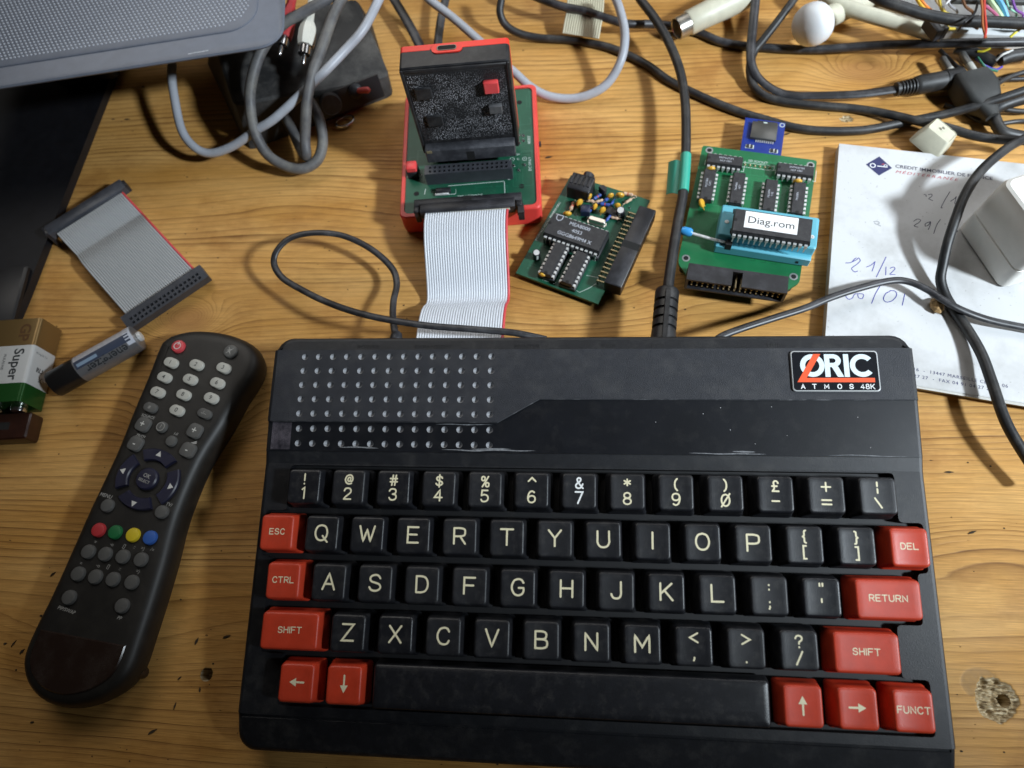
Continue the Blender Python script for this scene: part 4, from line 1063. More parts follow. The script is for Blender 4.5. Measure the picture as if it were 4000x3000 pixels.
    for i in range(17): ob('bent_pin', gp, None, hd, T((i - 8) * 2.75, 4.3, 3.2))
    gp2 = mesh('contact', MB().box(-.5, .5, -.1, .1, -.5, .5)); gp2.materials.append(M_hole)
    for i in range(17): ob('contact', gp2, None, hd, T((i - 8) * 2.75, -4.62, 6.2))
    a, b = P(355, 880), P(618, 470); md = (a + b) / 2; lettering('INTERFACE VOCALE MEA8000 ORIC', 1.7, M_silk, bd, T(md.x, md.y, z + .04) @ RZ(math.degrees(atan2((b - a).y, (b - a).x))))
    v = P(500, 1275); lettering('PORT  C1', 1.7, M_silk, bd, T(v.x, v.y, z + .04) @ RZ(3))
    fr_ = MB(); pl = [P(870, 1215), P(990, 1235), P(975, 1290), P(900, 1340), P(800, 1385), P(770, 1365)]
    for u, w_ in zip(pl, pl[1:]):
        d = (w_ - u).normalized(); n = Vector((-d.y, d.x, 0)) * .1
        fr_.add([(u - n)[:2] + (z + .03,), (w_ - n)[:2] + (z + .03,), (w_ + n)[:2] + (z + .03,), (u + n)[:2] + (z + .03,)], [(0, 1, 2, 3)])
    ob('silkscreen_line', fr_, M_silk, bd)
speech_board()

# ------------------------------------------------------------------ diagnostic cartridge board
def diag_board():
    b_ = crop(2600, 400, .482); zt = 11.0
    loc, yaw = (87.0, 193.5, 0), -11.8
    R = thing('cartridge_board', 'bright green circuit board with turquoise lever socket and labelled chip', 'circuit board', loc, yaw)
    lo = local(loc, yaw); P = lambda x, y, h=zt: lo(b_(x, y, h))
    V = lambda q, h=zt: (lambda v: Vector((v.x, v.y, zt)))(P(*q, h))
    pts = [(P(*q).x, P(*q).y) for q in ((300, 348), (105, 1262), (105, 1310), (200, 1440), (985, 1520), (1085, 1460), (1228, 470))]
    bd = ob('circuit_board', MB().prism(roundpoly(pts, 1.5), zt - 1.6, zt), M_pcb2, R)
    for q in ((345, 665), (1080, 785)): pass
    for q in ((165, 1262), (1037, 1412), (355, 388), (1175, 508)): ring_pad(bd, V(q))
    # spacers under the board
    for q in ((165, 1262), (1037, 1412), (355, 388), (1175, 508)): v = V(q); ob('spacer', MB().cyl(2.0, 0, zt - 1.61, 10), M_conn, bd, T(v.x, v.y, 0))
    for q, t in (((482, 462), ('SN74LS73N', 'HLF 1501')), ((1055, 540), ('SN74LS73N', 'HLF 1501'))):
        v = V(q, zt + 5); dip(R, T(v), 7, 6.6, 18.6, 3.6, 1.4, t, 1.5)
    for q, t, l in (((345, 660), ('74LS138N', 'C2N1'), 20), ((585, 690), ('74LS04N', 'HJ71'), 20), ((850, 748), ('74LS32N', 'V 95'), 20), ((1080, 770), ('74LS08N', ''), 20)):
        v = V(q, zt + 5); dip(R, T(v) @ RZ(90), 7, 6.4, l, 3.6, 1.4, t, 1.35)
    for q, a, ln_ in (((365, 548), 12, 20), ((290, 825), 90, -30), ((1065, 650), 8, 20)):
        v = V(q, zt + 3); disc_cap(R, v + Vector((0, 0, 3.8)), a, 1.0, ln_)
    v = V((745, 515)); lettering('SD SOCKET', 1.9, M_silk, bd, T(v.x, v.y + 2.6, zt + .04) @ RZ(0))
    bx = MB(); 
    for x0, x1, y0, y1 in ((-8.6, 8.6, -1.6, -1.4), (-8.6, 8.6, 1.4, 1.6), (-8.6, -8.4, -1.4, 1.4), (8.4, 8.6, -1.4, 1.4)): bx.box(x0, x1, y0, y1, 0, .04)
    ob('silkscreen_box', bx, M_silk, bd, T(v.x, v.y - .3, zt))
    for i in range(6): ob('solder_joint', MB().lathe([(.7, 0), (.5, .5), (.1, .8)], 8), M_gold, bd, T(v.x - 6.4 + 2.54 * i, v.y - .3, zt))
    for q in ((482, 478), (1055, 556)):
        w_ = V(q); s = MB()
        for x0, x1, y0, y1 in ((-10.2, -9.95, -4, -1), (10.0, 10.25, -5.2, 2)): s.box(x0, x1, y0, y1, 0, .04)
        s.box(8.8, 10.0, -5.2, -4.9, 0, .04); ob('silkscreen_line', s, M_silk, bd, T(w_.x, w_.y, zt))
    tracks(bd, -24, 24, -29, 30, zt, mat('pcb_light_track', (0.016, 0.185, 0.072), .36), 34, 3)
    # copper tracks as low relief under the lacquer
    tr = MB(); mt = mat('pcb_track', (0.010, 0.105, 0.038), .3)
    for i in range(9):
        x = 2 + i * 1.7; tr.box(x, x + .45, -29.5 - (i % 3) * 1.1, -25.2, 0, .05); tr.box(x - 2.0, x, -29.5 - (i % 3) * 1.1, -29.1 - (i % 3) * 1.1, 0, .05)
    ob('copper_track', tr, mt, bd, T(0, 0, zt))
    # turquoise lever socket
    mz = mat('turquoise_plastic', (0.11, 0.40, 0.50), .42, var=.05, bump=.15)
    zs = 11.5; A, B, C_ = P(462, 822, zt + zs), P(1250, 935, zt + zs), P(415, 1085, zt + zs)
    cx = ((A + B) / 2); ux = (B - A); ux.z = 0; W_ = ux.length; ya_ = math.degrees(atan2(ux.y, ux.x))
    SM = T((A.x + B.x) / 2, (A.y + B.y) / 2, zt) @ RZ(ya_) @ T(0, -9.0, 0)
    zb = MB(); zb.loft([[(x, y, zz) for x, y in rr(W_ / 2 - i, 9.0 - i, 1.2, 3)] for zz, i in ((0.6, 0), (zs - .5, 0), (zs, .5))])
    zo = ob('lever_socket', zb, mz, R, SM)
    ob('socket_apron', MB().box(-W_ / 2 + .4, W_ / 2 - .6, -12.2, -8.9, .5, 6.2, b=.35), mz, zo)
    for sy in (-6.0, 5.6): ob('contact_slot', MB().box(-17.6, 19.6, sy - 1.6, sy + 1.4, zs - .5, zs + .02), M_hole, zo)
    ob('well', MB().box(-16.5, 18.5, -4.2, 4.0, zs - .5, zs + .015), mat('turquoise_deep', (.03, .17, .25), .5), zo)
    for x, y in ((-W_ / 2 + 3.4, -1.2), (W_ / 2 - 2.6, -2.6)):
        ob('rivet', MB().lathe([(1.1, zs), (1.0, zs + .3), (.4, zs + .35), (.35, zs + .1)], 12), M_pin, zo, T(x, y, 0))
    ob('side_slot', MB().box(W_ / 2 - 7, W_ / 2 - 5.6, -12.25, -12.1, 2.0, 3.8), M_hole, zo)
    lv = MB(); lv.tube([(-16.0, -10.2, 7.0), (-25.0, -9.6, 7.6), (-35.5, -8.4, 8.2)], .75, 8); lo_ = ob('lever', lv, M_pin, zo)
    ob('lever_knob', MB().lathe([(.4, -3.0), (1.7, -2.8), (2.2, -1.6), (2.2, 1.4), (1.6, 2.6), (.5, 2.9)], 14, T(-37.5, -8.1, 8.4) @ RZ(-6) @ RY(90)), mat('knob_blue', (.04, .28, .62), .3), lo_)
    ob('lever_gap', MB().box(-18.2, -15.2, -12.22, -8.8, 4.4, 8.6), M_hole, zo)
    # labelled chip
    v = P(868, 992, zt + 18.5); I2 = (SM.inverted() @ Vector((v.x, v.y, zt)))
    ch = dip(R, SM @ T(I2.x, I2.y, zs + .2), 14, 13.4, 36.4, 4.6, 2.2, (), 1, pm=M_pin)
    mw = mat('label_white', (.80, .80, .80), .5)
    ob('paper_label', MB().loft([[(x - .8, y + 1.0, zz) for x, y in rr(12.2, 4.7, .2, 1)] for zz in (6.78, 6.9)]), mw, ch)
    lettering('Diag.rom', 5.5, M_black, ch, T(-.8, 0.8, 6.94), xs=1.06)
    # shrouded header facing the viewer
    a, b = P(190, 1300, zt + 9), P(1000, 1412, zt + 9); mid = (a + b) / 2; W_ = (b - a).length; ya_ = math.degrees(atan2((b - a).y, (b - a).x))
    HM = T(mid.x, mid.y, zt) @ RZ(ya_)
    hb = MB(); h = W_ / 2
    hb.box(-h, -2.3, -9.2, 0, 7.9, 9.0); hb.box(2.3, h, -9.2, 0, 7.9, 9.0); hb.box(-2.3, 2.3, -1.5, 0, 7.9, 9.0); hb.box(-h, h, -9.2, 0, -.0, 1.0)
    hb.box(-h, -h + 1.1, -9.2, 0, 1.0, 7.9); hb.box(h - 1.1, h, -9.2, 0, 1.0, 7.9); hb.box(-h + 1.1, h - 1.1, -1.2, 0, 1.0, 7.9)
    hd = ob('shrouded_header', hb, M_conn, R, HM)
    pm_ = mesh('pin', MB().box(-.32, .32, -8.4, -1.2, -.32, .32)); pm_.materials.append(M_gold)
    for i in range(17):
        for zz in (3.2, 5.74): ob('pin', pm_, None, hd, T((i - 8) * 2.54, 0, zz))
    pd = mesh('solder_pad', MB().box(-.85, .85, -.6, .6, 0, .35, b=.15)); pd.materials.append(mat('pad_dull', (.20, .27, .22), .4, metal=.4))
    for i in range(17): ob('solder_pad', pd, None, hd, T((i - 8) * 2.54, 1.3, .02))
    # blue card reader board at the top edge
    zz = 9.0; q4 = [P(*q, zz) for q in ((648, 122), (600, 430), (930, 475), (972, 168))]
    sb = ob('card_reader', MB().prism([(v.x, v.y) for v in q4], zz - 1.2, zz), M_blue, R, label='small blue card reader board')
    v = P(800, 222, zz + 2); ob('card_slot', MB().box(-6.6, 6.8, -5.8, 5.4, 0, 1.9, b=.2), mat('slot_metal', (.095, .092, .085), .45, metal=.5, var=.1), sb, T(v.x, v.y, zz)); ob('memory_card', MB().box(-4.0, 6.4, 5.0, 6.6, .4, 1.5, b=.2), M_chip, sb, T(v.x, v.y, zz))
    ob('card_mark', MB().box(-.9, 1.1, 4.6, 5.3, 1.9, 1.94), M_silk, sb, T(v.x, v.y, zz))
    for i in range(9): ob('pin', MB().box(-.25, .25, -1.0, .4, 0, .35), M_pin, sb, T(v.x - 3.2 + i * 1.1, v.y - 6.2, zz))
    for q in ((680, 358), (875, 395)):
        w_ = P(*q, zz); ob('silkscreen_box', MB().box(-2.2, 2.2, -1.2, 1.2, 0, .03), M_silk, sb, T(w_.x, w_.y, zz)); ob('chip_resistor', MB().box(-1.6, -.2, -1, 1, 0, .6).box(.2, 1.6, -1, 1, 0, .6), M_chip, sb, T(w_.x, w_.y, zz)); ob('terminal', MB().box(-.25, .25, -.9, .9, 0, .7), M_pin, sb, T(w_.x, w_.y, zz))
    w_ = P(945, 185, zz); ob('corner_mark', MB().lathe([(1.4, .03), (1.0, .03)], 14, cap0=False, cap1=False), M_silk, sb, T(w_.x, w_.y, zz))
diag_board()

# ------------------------------------------------------------------ remote control
def remote():
    r1 = crop(0, 1200, .4973); r2 = crop(0, 2000, .4973); HB = 13.0
    left = [r1(*q, HB) for q in ((1262, 330), (1172, 560), (1050, 850), (960, 1080), (870, 1280), (780, 1470), (705, 1630))] + [r2(*q, HB) for q in ((560, 350), (420, 660), (300, 900), (225, 1075), (200, 1200), (228, 1340), (320, 1465), (450, 1530), (600, 1545), (780, 1500), (940, 1405), (1035, 1300), (1095, 1180), (1155, 1000), (1240, 740), (1345, 390), (1440, 30))]
    right = [r1(*q, HB) for q in ((1610, 1230), (1785, 950), (1910, 720), (2015, 560), (2052, 430), (2015, 320), (1905, 250), (1750, 203), (1560, 190), (1400, 218), (1305, 270))]
    pts = [(v.x, v.y) for v in left + right]
    cx, cy = sum(p[0] for p in pts) / len(pts), sum(p[1] for p in pts) / len(pts)
    loc = (cx, cy, 0)
    R = thing('remote_control', 'dusty dark remote control with white number buttons, left of the computer', 'remote control', loc)
    ring = [(p[0] - cx, p[1] - cy) for p in smooth([(a, b, 0) for a, b in pts], 3, True)]
    ring = [p[:2] for p in ring]
    mb = MB(); rg = []
    for z, i in ((0.0, 6.0), (1.0, 3.6), (4.0, 1.0), (9.0, 0.0), (12.5, .25), (15.2, 1.2), (16.8, 2.8), (17.5, 4.8), (17.7, 7.5)):
        rg.append([(x, y, z) for x, y in (inset(ring, i) if i else ring)])
    mb.loft(rg)
    body = ob('body', mb, mat('remote_rubber', (0.0105, 0.009, 0.0075), 0.5, var=.25, vs=60, dust=.10, dcol=(.13, .12, .10), ds=150, dlo=.46), R, ang=45)
    # glossy brown battery end
    n = len(ring); tip = r2(480, 1190, 17); ref = Vector((tip.x - cx, tip.y - cy))
    axis = (Vector((r2(480, 1500, 0).x, r2(480, 1500, 0).y)) - Vector((r1(1640, 200, 0).x, r1(1640, 200, 0).y))).normalized()
    i0 = inset(ring, .6); i1 = inset(ring, 1.25); i2 = inset(ring, 2.9)
    ZT = 17.9
    def L_(c, x, y, h=ZT): v = c(x, y, h); return Vector((v.x - cx, v.y - cy, 0))
    gl = mat('remote_gloss', (0.020, 0.011, 0.008), 0.22, spec=.6, dust=.06)
    sel = [p for p in inset(ring, 5.5) if (Vector(p) - ref).dot(axis) > -13]
    # order by angle for a clean plate
    cc = Vector((sum(p[0] for p in sel) / len(sel), sum(p[1] for p in sel) / len(sel)))
    sel = sorted(sel, key=lambda p: atan2(p[1] - cc.y, p[0] - cc.x))
    ob('battery_cover', MB().prism(sel, 16.8, 18.25, ins=.5), gl, R)
    yaw = -20.0
    mwb, mgb = mat('button_white', (.42, .41, .365), .5, var=.08), mat('button_grey', (.085, .083, .078), .55, var=.15)
    ml, mk = mat('remote_print', (.30, .29, .27), .6), mat('print_dark', (.03, .03, .03), .6)
    def btn(c, q, hx, hy, r, m_, t=None, tm=None, ts=2.4, h=1.7, name='button', a=yaw, lab=None):
        v = L_(c, *q)
        mb = MB(); mb.loft([[(x, y, z) for x, y in rr(hx - i, hy - i, r - i * .6, 5)] for z, i in ((-.6, 0), (h - .7, 0), (h - .15, .35), (h, .9))])
        o = ob(name, mb, m_, R, T(v.x, v.y, 17.7) @ RZ(a), label=lab)
        if t: lettering(t, ts, tm or ml, o, T(0, 0, h + .04), off=.03)
        return o
    sc1 = .0625
    btn(r1, (1405, 313), 3.4, 3.4, 3.3, mat('button_red', (.50, .05, .06), .45), None, None, lab='red power button')
    v = L_(r1, 1405, 313); g = MB(); g.lathe([(1.9, 0), (1.45, 0)], 18, cap0=False, cap1=False); g.f = [tuple(reversed(f)) for f in g.f]; ob('power_mark', g, mat('mark_pale', (.6, .5, .48), .6), R, T(v.x, v.y, 19.46)); ob('power_mark', MB().box(-.2, .2, .6, 2.4, 0, .02), MATS['mark_pale'], R, T(v.x, v.y, 19.47) @ RZ(yaw))
    o = btn(r1, (1815, 352), 3.5, 3.5, 3.4, mgb)
    g = MB(); stroke_text(g, 'X', 0, 0, 3.2, .3, z0=1.74); ob('mute_mark', g, ml, o); g = MB(); stroke_text(g, '<', -.1, 0, 2.8, .3, z0=1.78); ob('mute_mark', g, ml, o)
    for q, t in zip(((1350, 440), (1550, 457), (1762, 482), (1298, 555), (1500, 572), (1713, 600), (1245, 672), (1448, 692), (1665, 718), (1396, 815)), '1234567890'):
        btn(r1, q, 3.9, 2.6, 2.6, mwb, t, mk, 3.0)
    btn(r1, (1188, 792), 3.7, 2.5, 2.5, mgb, '#', ml, 2.2); btn(r1, (1612, 840), 3.8, 2.4, 2.4, mgb, '-/--', ml, 2.4)
    for q, t in (((1130, 925), '+'), ((1535, 975), '+'), ((1070, 1075), '-'), ((1480, 1125), '-')): btn(r1, q, 3.7, 3.6, 2.4, mgb, t, mat('print_bright', (.55, .54, .50), .6), 5.0)
    btn(r1, (1275, 945), 2.8, 2.8, 2.7, mgb, 'I', ml, 2.6); btn(r1, (1350, 1055), 2.7, 2.7, 2.6, mgb)
    v = L_(r1, 1275, 945); g = MB(); g.lathe([(2.1, 0), (1.8, 0)], 18, cap0=False, cap1=False); g.f = [tuple(reversed(f)) for f in g.f]; ob('mode_mark', g, ml, R, T(v.x, v.y, 19.46))
    # navigation pad: four arc segments round a round centre
    v = L_(r1, 1165, 1352); mn = mat('nav_blue', (.012, .012, .030), .42, var=.2, dust=.1, dcol=(.1, .1, .11), ds=200)
    for k, t in enumerate('▲◀▼▶'):
        a0 = 90 + k * 90; m2 = MB(); ro, ri, half = 15.6, 9.6, 36; n_ = 10
        def arc(i_, z): 
            o_ = [((ro - i_) * cos(radians(a)), (ro - i_) * .93 * sin(radians(a)), z) for a in [a0 - half + i_ * 2 + (2 * half - i_ * 4) * j / n_ for j in range(n_ + 1)]]
            p_ = [((ri + i_) * cos(radians(a)), (ri + i_) * .93 * sin(radians(a)), z) for a in [a0 + half - i_ * 2 - (2 * half - i_ * 4) * j / n_ for j in range(n_ + 1)]]
            return o_ + p_
        m2.loft([arc(0, -.5), arc(0, 1.2), arc(.5, 1.7)])
        o = ob('direction_button', m2, mn, R, T(v.x, v.y, 17.7) @ RZ(yaw + 4))
        cxy = (12.9 * cos(radians(a0)), 12.9 * .93 * sin(radians(a0)))
        tri = [(cxy[0] + 1.7 * cos(radians(a0 + d)), cxy[1] + 1.7 * sin(radians(a0 + d)), 1.74) for d in (0, 120, 240)]
        ob('arrow_mark', MB().add(tri, [(0, 1, 2)]), MATS['print_bright'], o)
    o = ob('select_button', MB().lathe([(5.2, -.5), (5.2, 1.6), (4.6, 2.2), (.2, 2.4)], 20), mn, R, T(v.x, v.y, 17.7) @ RZ(yaw))
    lettering('OK', 2.5, ml, o, T(0, 1.1, 2.48), off=.05); lettering('SELECT', 1.9, ml, o, T(0, -1.4, 2.46), off=.03)
    for c, q, t, s in ((r1, (1160, 858), 'SOURCE', 1.9), (r1, (1105, 1010), 'PR/CH', 1.7), (r1, (1380, 995), 'I-II', 1.9), (r1, (830, 1480), 'MENU', 2.3), (r1, (1325, 1550), 'TV/', 2.2), (r2, (520, 770), 'PIP/SWAP', 2.1), (r2, (935, 833), 'PP', 2.1)):
        u = L_(c, *q); lettering(t, s, ml, R, T(u.x, u.y, 17.78) @ RZ(yaw + 6), off=.03, shear=.15)
    u = L_(r1, 1510, 1060); ob('volume_mark', MB().add([(-2.4, -.8, 0), (2.2, -.8, 0), (2.2, .8, 0)], [(0, 1, 2)]), ml, R, T(u.x, u.y, 17.8) @ RZ(yaw + 18))
    btn(r1, (850, 1560), 3.1, 3.1, 3.0, mgb); btn(r1, (1275, 1610), 3.1, 3.1, 3.0, mgb)
    for q, n_, c_ in (((780, 143), 'red', (.42, .03, .035)), ((910, 160), 'green', (.012, .13, .04)), ((1050, 182), 'yellow', (.60, .45, .02)), ((1183, 203), 'blue', (.03, .10, .36))):
        btn(r2, q, 3.2, 3.2, 3.1, mat('button_' + n_ + '_round', c_, .45), lab=n_ + ' round button')
    for q in ((700, 313), (832, 332), (970, 352), (1112, 375), (620, 487), (755, 510), (893, 530), (1040, 553), (550, 672), (965, 738)): btn(r2, q, 3.2, 3.2, 3.1, mgb)
    for i, q in enumerate(((748, 236), (878, 254), (975, 268), (1055, 275), (1120, 287), (1195, 297), (635, 403), (770, 420), (850, 428), (942, 446), (1082, 466))):
        u = L_(r2, *q); lettering(('=', '-o', '[]', '::', '=)', '/=')[i % 6], 2.2, ml, R, T(u.x, u.y, 17.78) @ RZ(yaw))
    u = L_(r2, 1085, 1262, 6); ob('side_lug', MB().lathe([(2.6, 0), (2.6, 5), (1.8, 6.2)], 12), gl, R, T(u.x, u.y, 2))
remote()

# ------------------------------------------------------------------ batteries
def batteries():
    # nine volt block, lying on its narrow side
    h = 16.4
    A, B = at(85, 707, h), at(43, 866, h); ax = (A - B); ax.z = 0; ln = 46.5; yaw = math.degrees(atan2(ax.y, ax.x)) - 90
    d = ax.normalized(); side = Vector((-d.y, d.x, 0)); c = B + d * ln / 2 + side * 13.0
    R = thing('block_battery', 'nine volt block battery with white and green wrapper, cut by left edge', 'battery', (c.x, c.y, 0), yaw)
    hx, hy = 13.1, ln / 2
    def sec(y0, y1, m_, name, i=0.0, lab=None):
        mb = MB(); mb.loft([[(x, y, z) for x, z in [(a, b + 8.4) for a, b in rr(hx - i, 8.2 - i, 1.8, 3)]] for y in (y1, y0)])
        return ob(name, mb, m_, R, label=lab)
    sec(-hy, -hy + 10, mat('wrap_green', (.018, .085, .018), .22, metal=.35), 'wrapper_band', lab='green wrapper band')
    wb = sec(-hy + 10, -hy + 31, mat('wrap_white', (.50, .50, .49), .35, dust=.08), 'wrapper_band', lab='white wrapper band')
    gb = sec(-hy + 31, hy, mat('wrap_gold', (.23, .145, .055), .28, metal=.55), 'wrapper_band', lab='dull gold wrapper band')
    mt = mat('wrap_ink', (.03, .032, .035), .4)
    lettering('Super', 7.5, mt, wb, T(5.4, -hy + 20.5, 16.66) @ RZ(-90), off=.14); lettering('ALKALINE', 2.0, mt, wb, T(-1.5, -hy + 22, 16.66) @ RZ(-90))
    lettering('GP', 8.0, mat('wrap_brown', (.10, .045, .015), .4), gb, T(5.6, hy - 8, 16.66) @ RZ(-90), off=.25)
    SM = T(hx + .06, 0, 8.4) @ RZ(90) @ RX(90)
    lettering('RU', 3.4, mt, wb, SM @ T(-hy + 21 - 2, 1.0, 0) @ RZ(-90), off=.12); lettering('X', 4.0, mt, wb, SM @ T(-hy + 14.5, -1, 0) @ RZ(-90)); lettering('0% Hg 0% Cd', 1.4, mt, wb, SM @ T(-hy + 27.5, 2, 0) @ RZ(-90))
    for x_ in (-6.4, 6.4): ob('terminal', MB().lathe([(3.6, 0), (3.8, .8), (3.4, 2.6), (2.6, 3.0)], 14, T(x_, -hy, 8.4) @ RX(90)), M_chrome, R)
    # second dark block in front of it
    c2 = at(10, 925, 6); R2 = thing('dark_block', 'small dark brown plastic block in front of the block battery', 'plastic block', (c2.x, c2.y, 0), yaw)
    ob('block_body', MB().loft([[(x, y, z) for x, y in rr(15 - i, 7.0 - i, 1.2, 3)] for z, i in ((0, .3), (.6, 0), (8.2, 0), (9, .7))]), mat('dark_brown_plastic', (.030, .010, .006), .3, var=.3), R2)
    ob('block_slot', MB().box(-9, 5, -2, 2, 8.9, 9.04), M_hole, R2)
    # round cell
    a, b = at(119, 830, 7), at(304, 726, 7); d = b - a; L = 49.5; yw = math.degrees(atan2(d.y, d.x)); c = (a + b) / 2
    R = thing('round_battery', 'silver and black round battery lying beside the remote control', 'battery', (c.x, c.y, 0), yw)
    AM = T(0, 0, 7.1) @ RY(90); r = 7.0
    ob('black_end', MB().lathe([(5.5, -L / 2), (r - .3, -L / 2), (r, -L / 2 + .5), (r, -L / 2 + 15)], 24), mat('cell_black', (.010, .009, .009), .3), R, AM)
    sv = ob('label_sleeve', MB().lathe([(r, -L / 2 + 15), (r, L / 2 - 2.6), (r - .5, L / 2 - 2.0), (2.8, L / 2 - 1.9)], 24), mat('cell_silver', (.24, .235, .24), .34, metal=.6, var=.12, vs=120), R, AM)
    ob('terminal', MB().cyl(2.7, L / 2 - 2.0, L / 2, 14, b=.3), M_pin, R, AM)
    def wrap(name, a0, a1, x0, x1, m_, rad=r + .03):
        mb = MB(); n = 8; vs = []
        for j in range(n + 1):
            t = radians(a0 + (a1 - a0) * j / n)
            vs += [(x0, -rad * sin(t), 7.1 + rad * cos(t)), (x1, -rad * sin(t), 7.1 + rad * cos(t))]
        mb.add(vs, [(2 * j, 2 * j + 1, 2 * j + 3, 2 * j + 2) for j in range(n)]); mb.f = [tuple(reversed(f)) for f in mb.f]
        return ob(name, mb, m_, R)
    wrap('printed_band', -2, 34, -9.0, 21, mat('cell_navy', (.045, .055, .085), .35)); wrap('printed_band', 12, 26, -8, 3, mat('cell_pale_blue', (.20, .27, .36), .4), r + .05)
    wrap('printed_band', -40, -2, -9.0, 21.5, mat('cell_pale', (.40, .385, .40), .38, var=.15, vs=700))
    wrap('end_band', -60, 50, 18.5, 22.4, mat('cell_white', (.50, .52, .58), .35), r + .06)
    tm = text_mb('energizer', 6.0, .12); mb = MB()
    for x, y, z in tm.v:
        t = radians(52) - y / r; mb.v.append((-x + 6.5, -(r + .08) * sin(t + 2 * y / r * 1.0), 7.1 + (r + .08) * cos(t + 2 * y / r * 1.0)))
    mb.f = list(tm.f); ob('lettering', mb, mt, R, label='maker name printed upside down')
batteries()

# ------------------------------------------------------------------ notepad and what lies on it
PH = 6.0
def notepad():
    TL, BLp, B1, B2 = at(1813, 310, PH), at(1787, 725, PH), at(1975, 832, PH), at(2212, 872, PH)
    u = (B2 - B1).normalized(); yaw = math.degrees(atan2(u.y, u.x)); 
    dl = (BLp - TL).normalized(); yaw = (yaw + math.degrees(atan2(dl.y, dl.x)) + 90) / 2
    R = thing('notepad', 'white letterhead notepad with handwritten dates in ink, right of the computer', 'notepad', (TL.x, TL.y, 0), yaw)
    lo = local((TL.x, TL.y, 0), yaw); W_ = 150.0; H_ = -lo(B1).y
    m_ = bpy.data.materials.new('paper'); m_.use_nodes = True; nt = m_.node_tree; p = nt.nodes['Principled BSDF']; tc = node(nt, 'ShaderNodeTexCoord').outputs['Object']
    sm = ramp(nt, noisetex(nt, tc, 28, 5, .65), [(.32, (.42, .42, .415)), (.55, (.58, .585, .59))])
    sp = ramp(nt, noisetex(nt, tc, 620, 3, .6), [(.66, 0.0), (.74, .75)]); cl = ramp(nt, noisetex(nt, tc, 30, 3, .6), [(.45, .12), (.62, 1.0)])
    nt.links.new(mixc(nt, mth(nt, 'MULTIPLY', sp, cl), sm, (.16, .14, .12)), p.inputs['Base Color']); p.inputs['Roughness'].default_value = .75
    pm = mat('paper_block', (.50, .49, .46), .8, bump=.6, bs=3000)
    ob('paper_block', MB().box(.15, W_, -H_ + .6, 0, 0, PH - .5), pm, R)
    ob('sheet', MB().loft([[(x, y, z) for x, y in ((0, -H_ - .8), (W_, -H_ - 2.0), (W_, .2), (0, .1))] for z in (PH - .48, PH - .28)]), pm, R)
    n, mm = 40, 36; vs = []
    for j in range(mm + 1):
        for i in range(n + 1):
            x, y = W_ * i / n, -H_ * j / mm
            lift = max(0, (x - 20) / 40) * max(0, (-y - H_ + 28) / 28) if x > 20 else 0
            vs.append((x, y, PH - .02 - .12 * (1 if False else 0) + 0.0 * lift))
    g = MB(); g.add(vs, [(j * (n + 1) + i, (j + 1) * (n + 1) + i, (j + 1) * (n + 1) + i + 1, j * (n + 1) + i + 1) for j in range(mm) for i in range(n)])
    top = ob('top_sheet', g, m_, R)
    c = crop(3250, 500, .339); c2 = crop(2900, 700, .4973); c3 = crop(2800, 1250, .5425)
    Z = PH + .05
    mb_, mr_, mk_ = mat('ink_navy', (.018, .022, .10), .6), mat('ink_red', (.42, .05, .06), .6), mat('ink_grey', (.06, .06, .09), .6)
    dm = [lo(c(*q, PH)) for q in ((390, 420), (540, 548), (692, 462), (545, 328))]
    ob('emblem', MB().poly([(v.x, v.y, Z) for v in dm]), mb_, R)
    em = MB(); k = [lo(c(*q, PH)) for q in ((470, 432), (520, 438), (640, 452))]
    em.lathe([(1.5, Z + .02), (1.0, Z + .02)], 18, T(k[0].x, k[0].y, 0), cap0=False, cap1=False); em.f = [tuple(reversed(f)) for f in em.f]
    d = (k[2] - k[1]).normalized(); nn = Vector((-d.y, d.x, 0))
    for a, b, w_ in ((k[1], k[2], .28), (k[2] - d * .3, k[2] - d * .3 + nn * 1.4, .2), (k[2] - d * 2.2, k[2] - d * 1.2 + nn * 1.5, .18), (k[2] - d * .3 + nn * 1.0, k[2] - d * 1.2 + nn * 1.6, .18)):
        e_ = (b - a).normalized(); q = Vector((-e_.y, e_.x, 0)) * w_
        em.add([(a - q)[:2] + (Z + .03,), (b - q)[:2] + (Z + .03,), (b + q)[:2] + (Z + .03,), (a + q)[:2] + (Z + .03,)], [(0, 1, 2, 3)])
    ob('emblem_key', em, mat('paper_white_ink', (.75, .76, .78), .6), R)
    ep = lo(c(600, 418, PH)); ob('emblem_roof', MB().add([(ep.x - 1.6, ep.y - .5, Z + .02), (ep.x + .3, ep.y - .2, Z + .02), (ep.x - .3, ep.y + .5, Z + .02)], [(0, 1, 2)]), mr_, R)
    def line(t, qa, qb, cc, m2, ht, **kw):
        a, b = lo(cc(*qa, PH)), lo(cc(*qb, PH)); md = (a + b) / 2; L = (b - a).length
        tm = text_mb(t, ht, **kw); w0 = max(v[0] for v in tm.v) - min(v[0] for v in tm.v)
        lettering(t, ht, m2, R, T(md.x, md.y, Z) @ RZ(math.degrees(atan2((b - a).y, (b - a).x))), xs=L / w0, **kw)
    line('CREDIT IMMOBILIER DE FRANCE', (728, 440), (1850, 585), c, mk_, 2.9, off=.05)
    line('MÉDITERRANÉE', (722, 503), (1450, 598), c, mr_, 2.5, shear=.3, spacing=1.3)
    line('B.P. 16  -  13447 MARSEILLE CEDEX 06', (1330, 338), (2095, 478), c3, MATS['ink_navy'], 2.3, spacing=1.15)
    line('04 91 04 27 27  -  FAX 04 91 04 27 27', (1240, 372), (1985, 500), c3, MATS['ink_navy'], 2.3, spacing=1.15)
    mi = mat('ink_pen', (.035, .04, .30), .5); mi2 = mat('ink_pen_black', (.02, .02, .05), .5)
